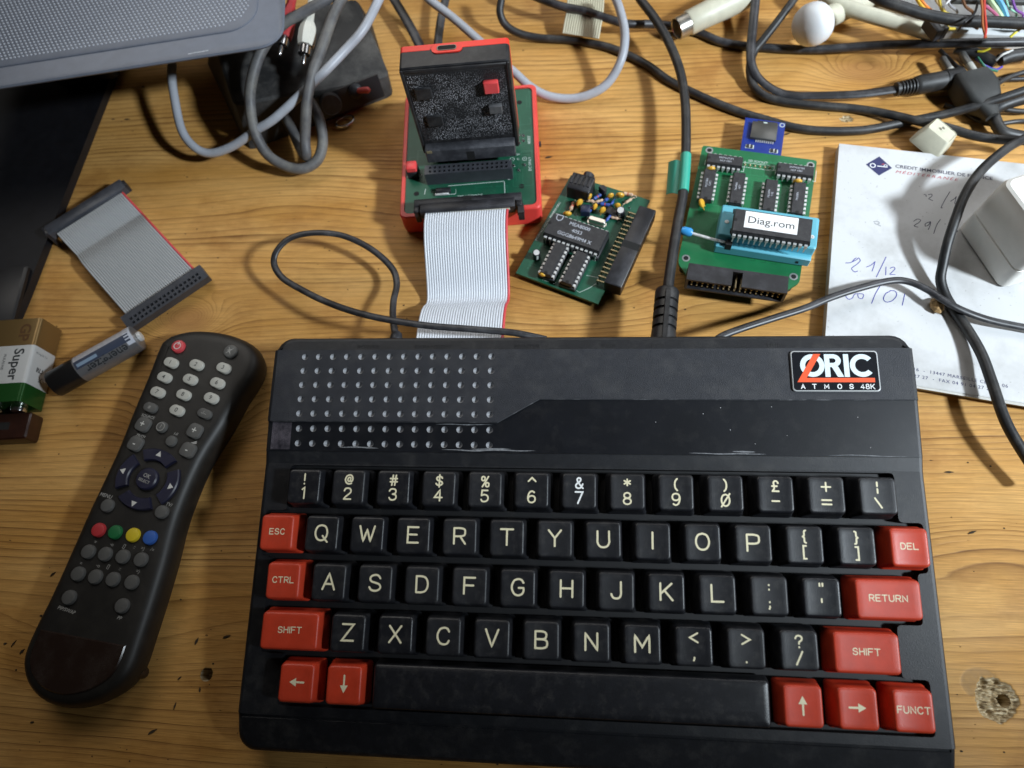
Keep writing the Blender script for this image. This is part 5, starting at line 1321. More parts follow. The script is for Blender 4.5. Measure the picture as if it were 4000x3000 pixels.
    def pen(cc, strokes, m2, w_=.38):
        g = MB()
        for si, st in enumerate(strokes):
            P_ = [lo(cc(x, y, PH)) for x, y in st]
            g2 = ' '.join('%.3f,%.3f' % (v.x, v.y) for v in P_)
            glyph(g, ('~' if len(P_) > 2 else '') + g2, 0, 0, 1.0, w_, lambda x, y: Z, z0=.002 * si)
        ob('handwriting', g, m2, R)
    pen(c2, [[(812, 658), (850, 655), (900, 630), (912, 618), (925, 640), (900, 668), (868, 690), (858, 705), (880, 728), (905, 722)], [(860, 650), (880, 628), (895, 618)]], mi)
    pen(c2, [[(975, 690), (1010, 675), (1042, 648)], [(1042, 648), (1030, 690), (1018, 722)], [(1128, 612), (1095, 680), (1052, 768)], [(1128, 690), (1125, 752)], [(1160, 700), (1185, 690), (1198, 705), (1170, 735), (1160, 748), (1200, 750)]], mi)
    pen(c2, [[(870, 850), (830, 880), (812, 915), (830, 942), (862, 935), (880, 905), (905, 900), (950, 905), (940, 938), (912, 930), (905, 900)], [(1080, 840), (1045, 900), (1015, 975)], [(1160, 880), (1125, 900), (1108, 940), (1130, 965), (1175, 955), (1210, 915), (1200, 880), (1160, 875)], [(1275, 900), (1265, 950), (1255, 990)]], mi)
    pen(c, [[(940, 1075), (985, 1050), (1020, 1062), (1000, 1090), (955, 1118), (948, 1130), (975, 1140), (990, 1142)], [(1130, 1080), (1080, 1100), (1075, 1130), (1110, 1120), (1135, 1080), (1128, 1130), (1108, 1172)], [(1248, 1055), (1205, 1120), (1172, 1215)], [(1300, 1105), (1303, 1108)], [(1405, 1185), (1430, 1170), (1445, 1190), (1420, 1200)]], mi2)
    pen(c, [[(1060, 765), (1080, 770), (1085, 790)], [(1110, 770), (1145, 762), (1150, 785), (1115, 815), (1135, 825), (1160, 840)], [(1358, 735), (1300, 830), (1258, 915), (1272, 920)], [(1365, 845), (1410, 815), (1432, 790)], [(1432, 790), (1412, 870)]], mi2)
    pen(c, [[(480, 1080), (520, 1075), (545, 1095), (515, 1110), (490, 1095)], [(520, 1110), (560, 1130)]], mat('ink_faint', (.30, .31, .33), .7), .5)
notepad()

def wood_chip():
    v = at(2020, 662, PH + .5); R = MB(); rn = random.Random(3)
    vs = []; n = 9; rg = []
    for z, s in ((0, .75), (1.4, 1.0), (3.2, .8), (4.6, .35)):
        rg.append([((2.6 + 1.1 * rn.random()) * s * cos(2 * pi * i / n), (3.6 + 1.3 * rn.random()) * s * sin(2 * pi * i / n), z + rn.random() * .8) for i in range(n)])
    o = ob('wood_chip', R.loft(rg), mat('raw_chip', (.36, .22, .09), .8, var=.4, vs=900, bump=.8, bs=900), None, T(v.x, v.y, PH + .02), ang=20)
    tag(o, 'small light brown crumb of raw wood lying on the notepad', 'wood chip')
wood_chip()

def adapter():
    W_, S_ = at(2065.6, 491, PH), at(2153, 619, PH); v = (S_ - W_); v.z = 0; d = v.normalized(); side = Vector((-d.y, d.x, 0))
    Ln = v.length + 2; yaw = math.degrees(atan2(side.y, side.x)); Wd = 52.0
    c = W_ + d * Ln / 2 + side * Wd / 2
    R = thing('power_adapter', 'white plug-in power adapter block standing on the notepad', 'power adapter', (c.x, c.y, PH + .6), yaw)
    hx, hy = Wd / 2, Ln / 2
    prof = ((0, .6, 4), (.8, 0, 4), (13.0, .3, 4.5), (13.4, .9, 4.5), (13.9, .9, 4.5), (14.3, .2, 4.5), (31, .7, 4), (34.6, 1.0, 4), (36.0, 1.6, 4), (36.8, 2.8, 3.5))
    ob('housing', MB().loft([[(x, y, z) for x, y in rr(hx - i, hy - i, r, 6)] for z, i, r in prof]), mat('adapter_cream', (.78, .76, .71), .42, var=.03, dust=.25, dcol=(.40, .37, .32), ds=45, dlo=.5), R, ang=25)
    ob('socket_collar', MB().lathe([(14, 36.7), (14, 37.6), (12.8, 37.9), (12.4, 37.0)], 28, T(6, -2, 0)), M_white, R)
    for x in (-3.5, 15.5): ob('contact_hole', MB().cyl(2.2, 36.8, 37.0, 14, T(x, -2, 0)), M_hole, R)
adapter()

def loose_key():
    c = at(2012, 303, 6); R = thing('loose_keycap', 'loose cream keyboard key on its side above the notepad', 'keycap', (c.x, c.y, 0), -42)
    mb = MB(); mb.loft([[(x, y, z) for x, y in rr(9 - i, 8.4 - i, 1.5, 3)] for z, i in ((0, 0), (2, .3), (9.5, 2.2), (10, 2.6))] + [[(x * k, y * k, 9.6 - .3 * (1 - k)) for x, y in rr(6.2, 5.6, 1.2, 3)] for k in (1, .5)], False, True)
    ob('cap', mb, M_cream, R, T(0, 0, 3.0) @ RX(-14) @ RY(10)); ob('dimple_mark', MB().lathe([(.9, 0), (.9, .06), (.6, .06), (.6, 0)], 12), mat('mark_tan', (.25, .23, .18), .6), R, T(1.2, 3.2, 13.1) @ RX(-14) @ RY(10))
    ob('skirt_ring', MB().cyl(2.0, 0, 4, 12), M_cream, R)
loose_key()

# ------------------------------------------------------------------ grey device on its black base, top left
def grey_device():
    H = 62.0
    P1, P2, P3 = at(-90, 204, H), at(560, 104, H), at(603, -60, H)
    ux = (P2 - P1); ux.z = 0; ux.normalize(); uy = Vector((-ux.y, ux.x, 0))
    yaw = math.degrees(atan2(ux.y, ux.x)); corner = at(612, 95, H); C0 = corner - ux * 110 + uy * 60
    base = thing('perforated_device', 'grey plastic device with perforated grille overhanging the table, top left', 'speaker', (C0.x, C0.y, 0), yaw)
    lo = local((C0.x, C0.y, 0), yaw)
    hx, hy = 110.0, 60.0
    mg = mat('device_grey', (.130, .145, .182), .45, var=.07, bump=.15, bs=1600, dust=.06)
    prof = ((H - 14, 16, 8), (H - 3.0, 2.2, 12), (H - 1.6, .5, 13), (H - .7, .1, 13), (H, .9, 12.5))
    ob('housing', MB().loft([[(x, y, z) for x, y in rr(hx - i, hy - i, r, 10)] for z, i, r in prof]), mg, base)
    # slightly raised grille field with rounded corner
    gi = 14.5
    ob('grille_field', MB().loft([[(x, y, z) for x, y in rr(hx - gi - i, hy - gi - i, 16, 10)] for z, i in ((H - .4, 0), (H + .5, .2), (H + .9, .9))]), mg, base)
    pip = MB(); nx = 0
    pts = inset(rr(hx - gi - 5, hy - gi - 5, 13, 8), 0)
    px = 2.3; rows = int(2 * (hy - gi - 5) / px)
    vs, fs = [], []
    X1, Y1 = hx - gi - 5, hy - gi - 5
    for j in range(rows + 1):
        y = -Y1 + j * px
        if y > 40: break
        for i in range(int(2 * X1 / px) + 1):
            x = -X1 + i * px + (px / 2 if j % 2 else 0)
            if x < -95: continue
            # rounded corner cut
            qx, qy = max(0, abs(x) - (X1 - 13)), max(0, abs(y) - (Y1 - 13))
            if qx * qx + qy * qy > 169: continue
            b = len(vs); r = .72
            for a in range(6): vs.append((x + r * cos(a * pi / 3), y + r * sin(a * pi / 3), H + .88))
            for a in range(6): vs.append((x + r * .6 * cos(a * pi / 3), y + r * .6 * sin(a * pi / 3), H + 1.35))
            for a in range(6): fs.append((b + a, b + (a + 1) % 6, b + 6 + (a + 1) % 6, b + 6 + a))
            fs.append(tuple(b + 6 + a for a in range(6)))
    pip.add(vs, fs)
    o = ob('grille_pips', pip, mat('device_pip', (.40, .42, .47), .4), base); o['kind'] = 'stuff'
    sc_ = lo(at(428, 112, H)); ob('scratch', MB().box(-5.5, 5.5, -.35, .35, 0, .05), mat('scratch_pale', (.42, .44, .48), .7, var=.4, vs=600), base, T(sc_.x, sc_.y - .3, H + .02) @ RZ(2))
    ob('column', MB().box(-60, -20, 0, 40, 5.8, H - 13.9, b=2), mat('base_black', (.006, .006, .008), .5, var=.3), base)
    # the black base plate
    q = [lo(v) for v in (at(243, 158, 5), at(52, 640, 5), at(26, 700, 5), at(-120, 720, 5), at(-120, 100, 5), at(240, 80, 5))]
    ob('base_plate', MB().prism([(v.x, v.y) for v in q], 0, 5.5, ins=.6), MATS['base_black'], base)
    v = lo(at(20, 640, 7)); ob('base_block', MB().box(-40, 8, -18, 18, 5.52, 9.5, b=1), MATS['base_black'], base, T(v.x, v.y, 0) @ RZ(-4))
grey_device()

# ------------------------------------------------------------------ dusty black box with knob
def black_box():
    cr = [at(538, 326, 0), at(851, 206, 0), at(800, 40, 0), at(445, 130, 0)]
    tp = [at(505, 226, 27), at(842, 163, 14), at(770, -5, 22), at(452, 60, 30)]
    c = sum(cr, Vector()) / 4
    R = thing('switch_box', 'dusty black box with round knob and red tipped switch, under tangled cables', 'control box', (c.x, c.y, 0))
    b = [Vector((v.x - c.x, v.y - c.y, v.z)) for v in cr]; t = [Vector((v.x - c.x, v.y - c.y, v.z)) for v in tp]
    def ringof(k):
        P_ = [b[i].lerp(t[i], k) for i in range(4)]; out = []
        for i in range(4):
            a, m_, d = P_[i - 1], P_[i], P_[(i + 1) % 4]
            out += [tuple(m_ + (a - m_).normalized() * 4), tuple(m_ + ((a - m_).normalized() + (d - m_).normalized()) * 1.1), tuple(m_ + (d - m_).normalized() * 4)]
        return out
    rg = [ringof(0), ringof(.5), ringof(.95)]
    top = ringof(1.0); cc = sum((Vector(p) for p in top), Vector()) / len(top)
    rg.append([tuple(Vector(p).lerp(cc, .03)) for p in top])
    ob('box_body', MB().loft(rg), M_dbox, R, ang=30)
    fn = (b[1] - b[0]); fn.z = 0; fn.normalize(); out = Vector((fn.y, -fn.x, 0))
    ya = math.degrees(atan2(fn.y, fn.x))
    def on_face(px, py, h): v = at(px, py, h); return Vector((v.x - c.x, v.y - c.y, h))
    k = on_face(714, 222, 12)
    ko = ob('knob', MB().lathe([(6.2, -3), (6.2, 4), (5.5, 5.2), (5.2, 5.0), (.3, 5.4)], 22), mat('knob_dusty', (.045, .045, .048), .6, dust=.5, dcol=(.16, .155, .15), ds=160), R, T(k) @ RZ(ya) @ RX(62))
    ob('panel_plate', MB().box(-19, 26, -.6, .6, -8, 6, b=.3), mat('panel_black', (.012, .012, .013), .4), R, T(k + Vector((5, 2.5, 0))) @ RZ(ya) @ RX(-18))
    s = on_face(768, 196, 14)
    so = ob('switch_bush', MB().lathe([(4.2, -2), (4.2, 2), (3.0, 3.0), (2.2, 3.2)], 16), M_conn, R, T(s) @ RZ(ya) @ RX(60))
    ob('switch_tip', MB().lathe([(1.5, 2), (1.7, 7), (1.9, 11), (1.2, 12.4), (.2, 12.8)], 12, RY(35)), mat('tip_red', (.60, .10, .09), .4), so)
    r = on_face(745, 262, 2)
    tor = [(5.6 * cos(a * pi / 14), 3.6 * sin(a * pi / 14), 0) for a in range(29)]
    ob('metal_ring', MB().tube(tor, .8, 8), M_chrome, R, T(r) @ RZ(ya))
black_box()

# ------------------------------------------------------------------ cables
def cable(name, label, px, r, m, cat='cable', k=6, flat=None, group=None, n=10):
    P_ = [at(*p) for p in px]
    o = P_[len(P_) // 2]; base = Vector((o.x, o.y, 0))
    pts = [Vector(p) - base for p in smooth(P_, k)]
    mb = MB().tube(pts, r, n, flat=flat)
    ob_ = ob(name, mb, m, None, T(base), ang=60)
    return tag(ob_, label, cat, group), base
cable('power_lead', 'thick dusty grey cable looping over the black switch box', [(722, -14, 52), (703, 0, 52), (650, 30, 50), (607, 56, 48), (565, 110, 44), (543, 179, 38), (541, 234, 30), (552, 289, 22), (579, 335, 14), (620, 360, 9), (656, 364, 8), (686, 345, 9), (697, 308, 13), (692, 265, 18), (680, 236, 22), (660, 205, 26)], 3.0, M_dusty)
cable('power_lead_branch', 'thick dark cable running straight down across the black switch box', [(748, -14, 50), (736, 0, 50), (717, 41, 48), (695, 105, 44), (673, 165, 40), (662, 234, 32), (659, 300, 20), (661, 336, 13), (650, 322, 9.5), (628, 275, 9), (606, 238, 14)], 2.9, M_dusty)
cable('audio_lead', 'pale grey cable curving beneath the thick dusty loop to the left', [(826, -16, 50), (818, 0, 50), (785, 63, 47), (744, 110, 43), (697, 159, 40), (656, 198, 34), (593, 256, 27), (552, 282, 22), (502, 316, 15), (455, 331, 12), (420, 318, 14), (392, 280, 18), (376, 206, 24), (371, 160, 26), (374, 110, 28)], 2.5, M_grey)
cable('flat_lead', 'black flat twin cable slanting behind the upright module, left one', [(840, -20, 10), (852, 0, 10), (884, 54, 9), (914, 114, 7), (940, 170, 5), (960, 215, 3)], 1, M_cab2, flat=(2.9, 1.3))
cable('flat_lead', 'black flat twin cable falling steeply behind the upright module, right one', [(964, -20, 12), (962, 0, 12), (952, 45, 10), (945, 114, 7), (952, 170, 5), (960, 205, 6.5)], 1, M_cab2, flat=(2.7, 1.3))
cable('audio_lead', 'pale grey cable forming a big loop right of the upright module', [(914, -16, 26), (928, 0, 25), (979, 39, 22), (1039, 92, 19), (1085, 135, 16), (1114, 159, 13), (1144, 186, 9), (1183, 207, 5), (1234, 213, 3), (1279, 202, 5), (1315, 177, 9), (1342, 129, 17), (1350, 75, 23), (1340, 24, 27), (1327, -10, 28)], 2.5, M_grey)
cable('long_lead', 'black cable snaking from top centre under the blue card reader to right edge', [(1087, -20, 22), (1083, 0, 20), (1080, 26, 16), (1090, 51, 11), (1114, 69, 7), (1159, 81, 3.5), (1234, 87, 2.4), (1294, 97, 2.4), (1339, 111, 2.4), (1399, 141, 2.4), (1447, 175, 2.4), (1525, 213, 2.4), (1595, 241, 2.4), (1648, 257, 2.4), (1718, 276, 2.4), (1788, 283, 2.4), (1875, 280, 2.6), (1963, 262, 3), (2050, 245, 6), (2138, 220, 12), (2212, 196, 16), (2240, 186, 17)], 2.3, M_cab)
cable('grey_black_lead', 'dark grey cable crossing the top edge and running right behind the white cap', [(1120, -22, 16), (1183, 3, 16), (1219, 15, 15), (1264, 24, 14), (1309, 39, 12), (1354, 51, 10), (1405, 52, 7), (1450, 56, 4), (1508, 70, 2.5), (1560, 91, 2.5), (1630, 101, 2.6), (1753, 107, 3), (1893, 98, 7), (2033, 94, 12), (2130, 92, 13), (2212, 91, 13), (2250, 90, 13)], 2.4, M_cab2)
cable('loop_lead', 'thin black cable making an open loop left of the ribbon cable', [(856, 735, 22), (849, 690, 18), (850, 650, 14), (857, 612, 11), (845, 577, 11), (800, 537, 14), (740, 509, 18), (680, 503, 20), (630, 513, 20), (599, 540, 19), (592, 570, 17), (610, 600, 16), (650, 625, 18), (700, 650, 21), (760, 672, 25), (830, 689, 28), (920, 703, 29), (1020, 711, 28), (1110, 719, 26), (1180, 733, 22)], 1, M_cab2, flat=(1.75, 1.1))
cable('tape_lead', 'thin black cable rising from the computer back across the notepad', [(1540, 742, 20), (1560, 726, 21), (1604, 709, 20), (1672, 687, 18), (1741, 665, 16), (1791, 644, 15), (1851, 624, 14), (1920, 607, 13), (1961, 608, 12.5), (2002, 625, 12.6), (2044, 652, 13.2), (2085, 673, 12), (2140, 692, 10), (2212, 707, 9), (2250, 714, 9)], 1, M_cab2, flat=(1.8, 1.2))
cable('adapter_lead', 'black cable bending down past the white power adapter to right edge', [(2250, 284, 22), (2212, 300, 23), (2173, 322, 25), (2120, 368, 26), (2085, 420, 25), (2064, 473, 23), (2047, 525, 19), (2036, 575, 14), (2032, 605, 11), (2042, 638, 8.8), (2060, 668, 8.6), (2093, 717, 9.5), (2121, 767, 11), (2143, 827, 12.5), (2172, 910, 13), (2212, 980, 12), (2260, 1050, 10)], 2.3, M_cab)
cable('looped_lead', 'black cable dropping from top, turning right beside the round plug', [(1722, -12, 22), (1714, 0, 21), (1683, 42, 17), (1648, 87, 11), (1630, 110, 8), (1620, 142, 5.5), (1624, 178, 4), (1648, 205, 3), (1690, 219, 2.4), (1753, 227, 2.4), (1840, 234, 2.4), (1910, 245, 4), (1980, 261, 7), (2050, 277, 9), (2103, 293, 10), (2155, 301, 11), (2212, 304, 14), (2250, 306, 16)], 2.3, M_cab)
cable('tray_lead', 'black cable across the white tray in the top right corner', [(1880, -14, 40), (1903, 0, 40), (1945, 14, 39), (1998, 31, 37), (2068, 44, 36), (2138, 47, 36), (2212, 51, 36), (2260, 54, 36)], 2.9, M_cab)

cable('thin_lead', 'thin black lead curling between the mains plug and the right edge', [(2250, 150, 6), (2205, 158, 5), (2160, 178, 5), (2140, 205, 6), (2160, 232, 5), (2205, 240, 4), (2250, 236, 4)], 1.3, M_cab)
cable('thin_lead', 'thin black lead crossing under the mains plug pins', [(2030, 108, 3), (2050, 128, 2), (2075, 150, 2), (2110, 168, 2), (2160, 172, 2), (2250, 168, 3)], 1.2, M_cab2)
cable('thin_lead', 'thin dark lead trailing along the table below the mains plug', [(2250, 262, 3), (2200, 262, 1.5), (2150, 268, 1.4), (2110, 258, 1.4), (2080, 240, 1.4), (2040, 226, 1.4)], 1.2, M_cab2)
cable('thick_stub', 'thick dark cable stub in the right edge tangle', [(2250, 205, 9), (2215, 212, 8), (2180, 222, 7), (2150, 236, 6), (2132, 262, 5)], 3.2, M_cab)

# thick lead with its moulded plug and a green tape flag
def video_lead():
    px = [(1376, -16, 17), (1384, 0, 17), (1414, 39, 17), (1444, 90, 16), (1468, 150, 16), (1479, 210, 16), (1482, 270, 16), (1481, 345, 16), (1475, 420, 17), (1466, 470, 18), (1456, 530, 20), (1447, 590, 22), (1441, 640, 24)]
    P_ = [at(*p) for p in px]; base = Vector((P_[-1].x, P_[-1].y, 0))
    R = thing('video_lead', 'thick black cable with green tape flag and moulded plug entering the computer', 'cable', base)
    pts = [Vector(p) - base for p in smooth(P_, 6)]
    ob('lead', MB().tube(pts, 2.55, 12), M_cab, R, ang=60)
    a, b = at(1441, 632, 24), at(1433, 728, 24); d = (b - a).normalized(); L = (Vector((b.x, 104.0, b.z)) - a).length + 1
    pr = [(2.6, -2), (5.0, -1.2), (5.6, 0), (5.6, 3)]
    x = 3.0
    while x < 19: pr += [(5.6, x), (5.6, x + 2.0), (4.6, x + 2.3), (4.6, x + 3.2), (5.6, x + 3.5)]; x += 4.6
    pr += [(5.8, 24), (5.8, L)]
    M_ = T(a - base) @ d.to_track_quat('Z', 'Y').to_matrix().to_4x4()
    ob('plug', MB().lathe(pr, 18), mat('plug_black', (.012, .012, .013), .42, dust=.25, dcol=(.15, .14, .13), ds=150), R, M_, ang=30)
    ob('plug_ridge', MB().box(-1.2, 1.2, 4.6, 6.4, 1, L - 3, b=.3), MATS['plug_black'], R, M_)
    # tape
    tp = [Vector(at(*p)) - base for p in ((1481.4, 335, 16), (1480, 360, 16.2), (1477.8, 390, 16.6), (1475.4, 415, 17))]
    to = ob('tape', MB().tube(smooth(tp, 4), 2.85, 14), M_green, R)
    f = [Vector(at(*p)) - base for p in ((1473, 348, 16.2), (1466, 420, 17), (1444, 350, 13), (1439, 420, 12))]
    g = MB(); n = 6; vs = []
    for i in range(n + 1):
        t = i / n; u = f[0].lerp(f[2], t); v = f[1].lerp(f[3], t); bend = Vector((0, 0, 1.4 * sin(pi * t)))
        vs += [tuple(u + bend), tuple(v + bend)]
    g.add(vs, [(2 * i, 2 * i + 1, 2 * i + 3, 2 * i + 2) for i in range(n)])
    vs2 = [(x, y, z - .35) for x, y, z in vs]; g.add(vs2, [(2 * i, 2 * i + 2, 2 * i + 3, 2 * i + 1) for i in range(n)])
    m0, m1 = len(vs), 0
    N_ = len(vs)
    for i in range(n):
        g.f.append((2 * i, 2 * i + 2, N_ + 2 * i + 2, N_ + 2 * i)); g.f.append((2 * i + 1, N_ + 2 * i + 1, N_ + 2 * i + 3, 2 * i + 3))
    g.f.append((0, N_, N_ + 1, 1)); g.f.append((2 * n, 2 * n + 1, N_ + 2 * n + 1, N_ + 2 * n))
    ob('tape_flag', g, M_green, to)
video_lead()
# plug of the thin looped power lead at the computer back
v = at(856, 722, 22); o = ob('power_plug', MB().lathe([(1.6, -9), (2.6, -8), (3.2, -5), (3.0, -4.2), (3.6, -3.6), (3.6, 4), (3.0, 5)], 14), M_conn, None, T(v.x, 109.5, 21.5) @ RX(90))
tag(o, 'small black plug of the thin looped cable at the computer back', 'plug')

# leads with round plug: flat twin cable and barrel socket
def barrel_lead():
    px = [(1634, -12, 15), (1632, 0, 14), (1627, 52, 11), (1622, 105, 11), (1624, 140, 9), (1641, 171, 6), (1676, 196, 4), (1718, 206, 4), (1788, 206, 5), (1858, 203, 6), (1936, 193, 7)]
    P_ = [at(*p) for p in px]; base = Vector((P_[-1].x, P_[-1].y, 0))
    R = thing('barrel_lead', 'black twin cable ending in a ribbed barrel socket near top right', 'cable', base)
    ob('lead', MB().tube([Vector(p) - base for p in smooth(P_, 6)], 1, 10, flat=(2.6, 1.3)), M_cab2, R, ang=60)
    a, b = at(1934, 193, 7), at(2078, 166, 8); d = (b - a).normalized(); L = (b - a).length
    M_ = T(a - base) @ d.to_track_quat('Z', 'Y').to_matrix().to_4x4()
    pr = [(2.4, 0), (3.6, .3), (3.6, 1.6)]
    for i in range(5): pr += [(2.9, 2.0 + i * 1.7), (2.9, 2.9 + i * 1.7), (3.7 + i * .1, 3.0 + i * 1.7), (3.7 + i * .1, 3.6 + i * 1.7)]
    pr += [(4.6, 11), (5.0, 12.5), (5.0, L * .74)]
    so = ob('ribbed_boot', MB().lathe(pr, 16), mat('boot_black', (.02, .02, .02), .5, dust=.3, dcol=(.12, .115, .11), ds=180), R, M_, ang=30)
    ob('barrel', MB().lathe([(5.3, L * .74), (5.3, L - .6), (4.8, L), (2.2, L), (2.2, L - 5)], 18), M_black, R, M_)
barrel_lead()

def mains_plug():
    z = crop(3300, 0, .3164)
    a, b = z(1480, 950, 16), z(1800, 1130, 8); c = (a + b) / 2
    R = thing('mains_plug', 'grey black mains plug with two sleeved pins near top right', 'plug', (c.x, c.y, 0))
    up = z(1500, 700, 17) - z(1640, 1020, 14); up.z = 0; up.normalize(); ya = math.degrees(atan2(up.y, up.x))
    mb = MB(); secs = ((6.5, 9.5, 8), (7.0, 10, 4), (7.2, 10, -3), (6.0, 8.5, -9), (4.2, 5, -15), (3.2, 3.2, -20))
    mb.loft([[(x_, p[1], p[0]) for p in rr(hz, hy, 3.2, 4)] for hz, hy, x_ in secs[::-1]], M=T(0, 0, 8.2))
    mb.f = [tuple(reversed(f)) for f in mb.f] if False else mb.f
    ob('plug_body', mb, mat('plug_dusty', (.030, .031, .030), .55, dust=.5, dcol=(.12, .12, .115), ds=80), R, RZ(ya))
    for y in (-5.5, 5.5):
        s = ob('pin', MB().lathe([(2.0, 8), (2.0, 17), (1.9, 17.1)], 12, T(0, y, 8.4) @ RY(90)), mat('sleeve_pale', (.42, .42, .38), .5), R, RZ(ya)); ob('pin_tip', MB().lathe([(1.9, 17), (1.9, 25), (1.2, 26)], 12, T(0, y, 8.4) @ RY(90)), mat('pin_grey', (.16, .16, .155), .4, metal=.5), s)
    t0 = RZ(ya) @ Vector((-19, 0, 8.2)); e1 = z(1830, 1430, 7) - Vector((c.x, c.y, 0)); e2 = z(1940, 1620, 6) - Vector((c.x, c.y, 0)); e3 = z(2200, 1690, 4) - Vector((c.x, c.y, 0))
    ob('lead', MB().tube(smooth([t0, e1, e2, e3], 6), 3.0, 10), M_cab, R)
mains_plug()

# ------------------------------------------------------------------ clutter along the top edge
def coax_plug():
    a, b = at(1461, 63, 9), at(1605, -8, 12); d = (b - a).normalized(); base = Vector((a.x, a.y, 0))
    R = thing('aerial_plug', 'cream aerial plug with bare metal mouth pointing at viewer, top edge', 'plug', base)
    M_ = T(a - base) @ d.to_track_quat('Z', 'Y').to_matrix().to_4x4()
    ob('metal_mouth', MB().lathe([(5.0, 12), (5.4, .4), (5.9, 0), (6.3, .3), (6.3, 9.5)], 24, cap0=True, cap1=False), mat('mouth_metal', (.55, .53, .48), .3, metal=.95, var=.15), R, M_)
    ob('sleeve', MB().lathe([(6.4, 7.5), (7.0, 8.5), (7.2, 20), (7.8, 34), (7.4, 50)], 24), M_cream, R, M_)
    ob('mouth_floor', MB().cyl(5.2, 9, 10, 16), M_hole, R, M_)
coax_plug()
def old_ribbon():
    p0 = at(1262, -14, 14); path = [at(1266, -14, 15), at(1264, 14, 14), at(1262, 34, 12), at(1258, 55, 10), at(1254, 78, 7)]
    a = at(1300, 84, 8) - at(1212, 70, 8); a.z = 0
    R, q = ribbon('beige_ribbon', 'yellowed beige ribbon cable end hanging in from the top edge', [tuple(v) for v in path], a, 16, mat('ribbon_beige', (.52, .49, .36), .5), 0, pitch=1.42, rad=.74, k=4)
old_ribbon()
def white_cap():
    c = at(1751, 55, 19); base = Vector((c.x, c.y, 0)); b = at(1850, 8, 7)
    R = thing('capped_tube', 'round white plastic cap on a pale tube, lying near the top edge', 'cap', base)
    d = (b - c).normalized(); M_ = T(c - base) @ (d.to_track_quat('Z', 'Y')).to_matrix().to_4x4()
    ob('cap', MB().lathe([(.2, -6.5), (4.0, -6.2), (8.0, -4.8), (10.6, -2.0), (11.4, 1.5), (11.2, 5), (9.5, 7.5)], 28), mat('cap_white', (.72, .73, .74), .5, sss=.1), R, M_)
    ob('tube', MB().lathe([(6.0, 7.4), (6.0, 60), (5.0, 61)], 20), M_cream, R, M_)
white_cap()
o, _ = cable('cream_rod', 'cream plastic tube slanting down to the right beside the white cap', [(1770, -22, 16), (1800, 2, 16), (1858, 26, 16), (1963, 56, 15), (2000, 68, 15), (2034, 76, 15)], 4.2, M_cream, 'tube')
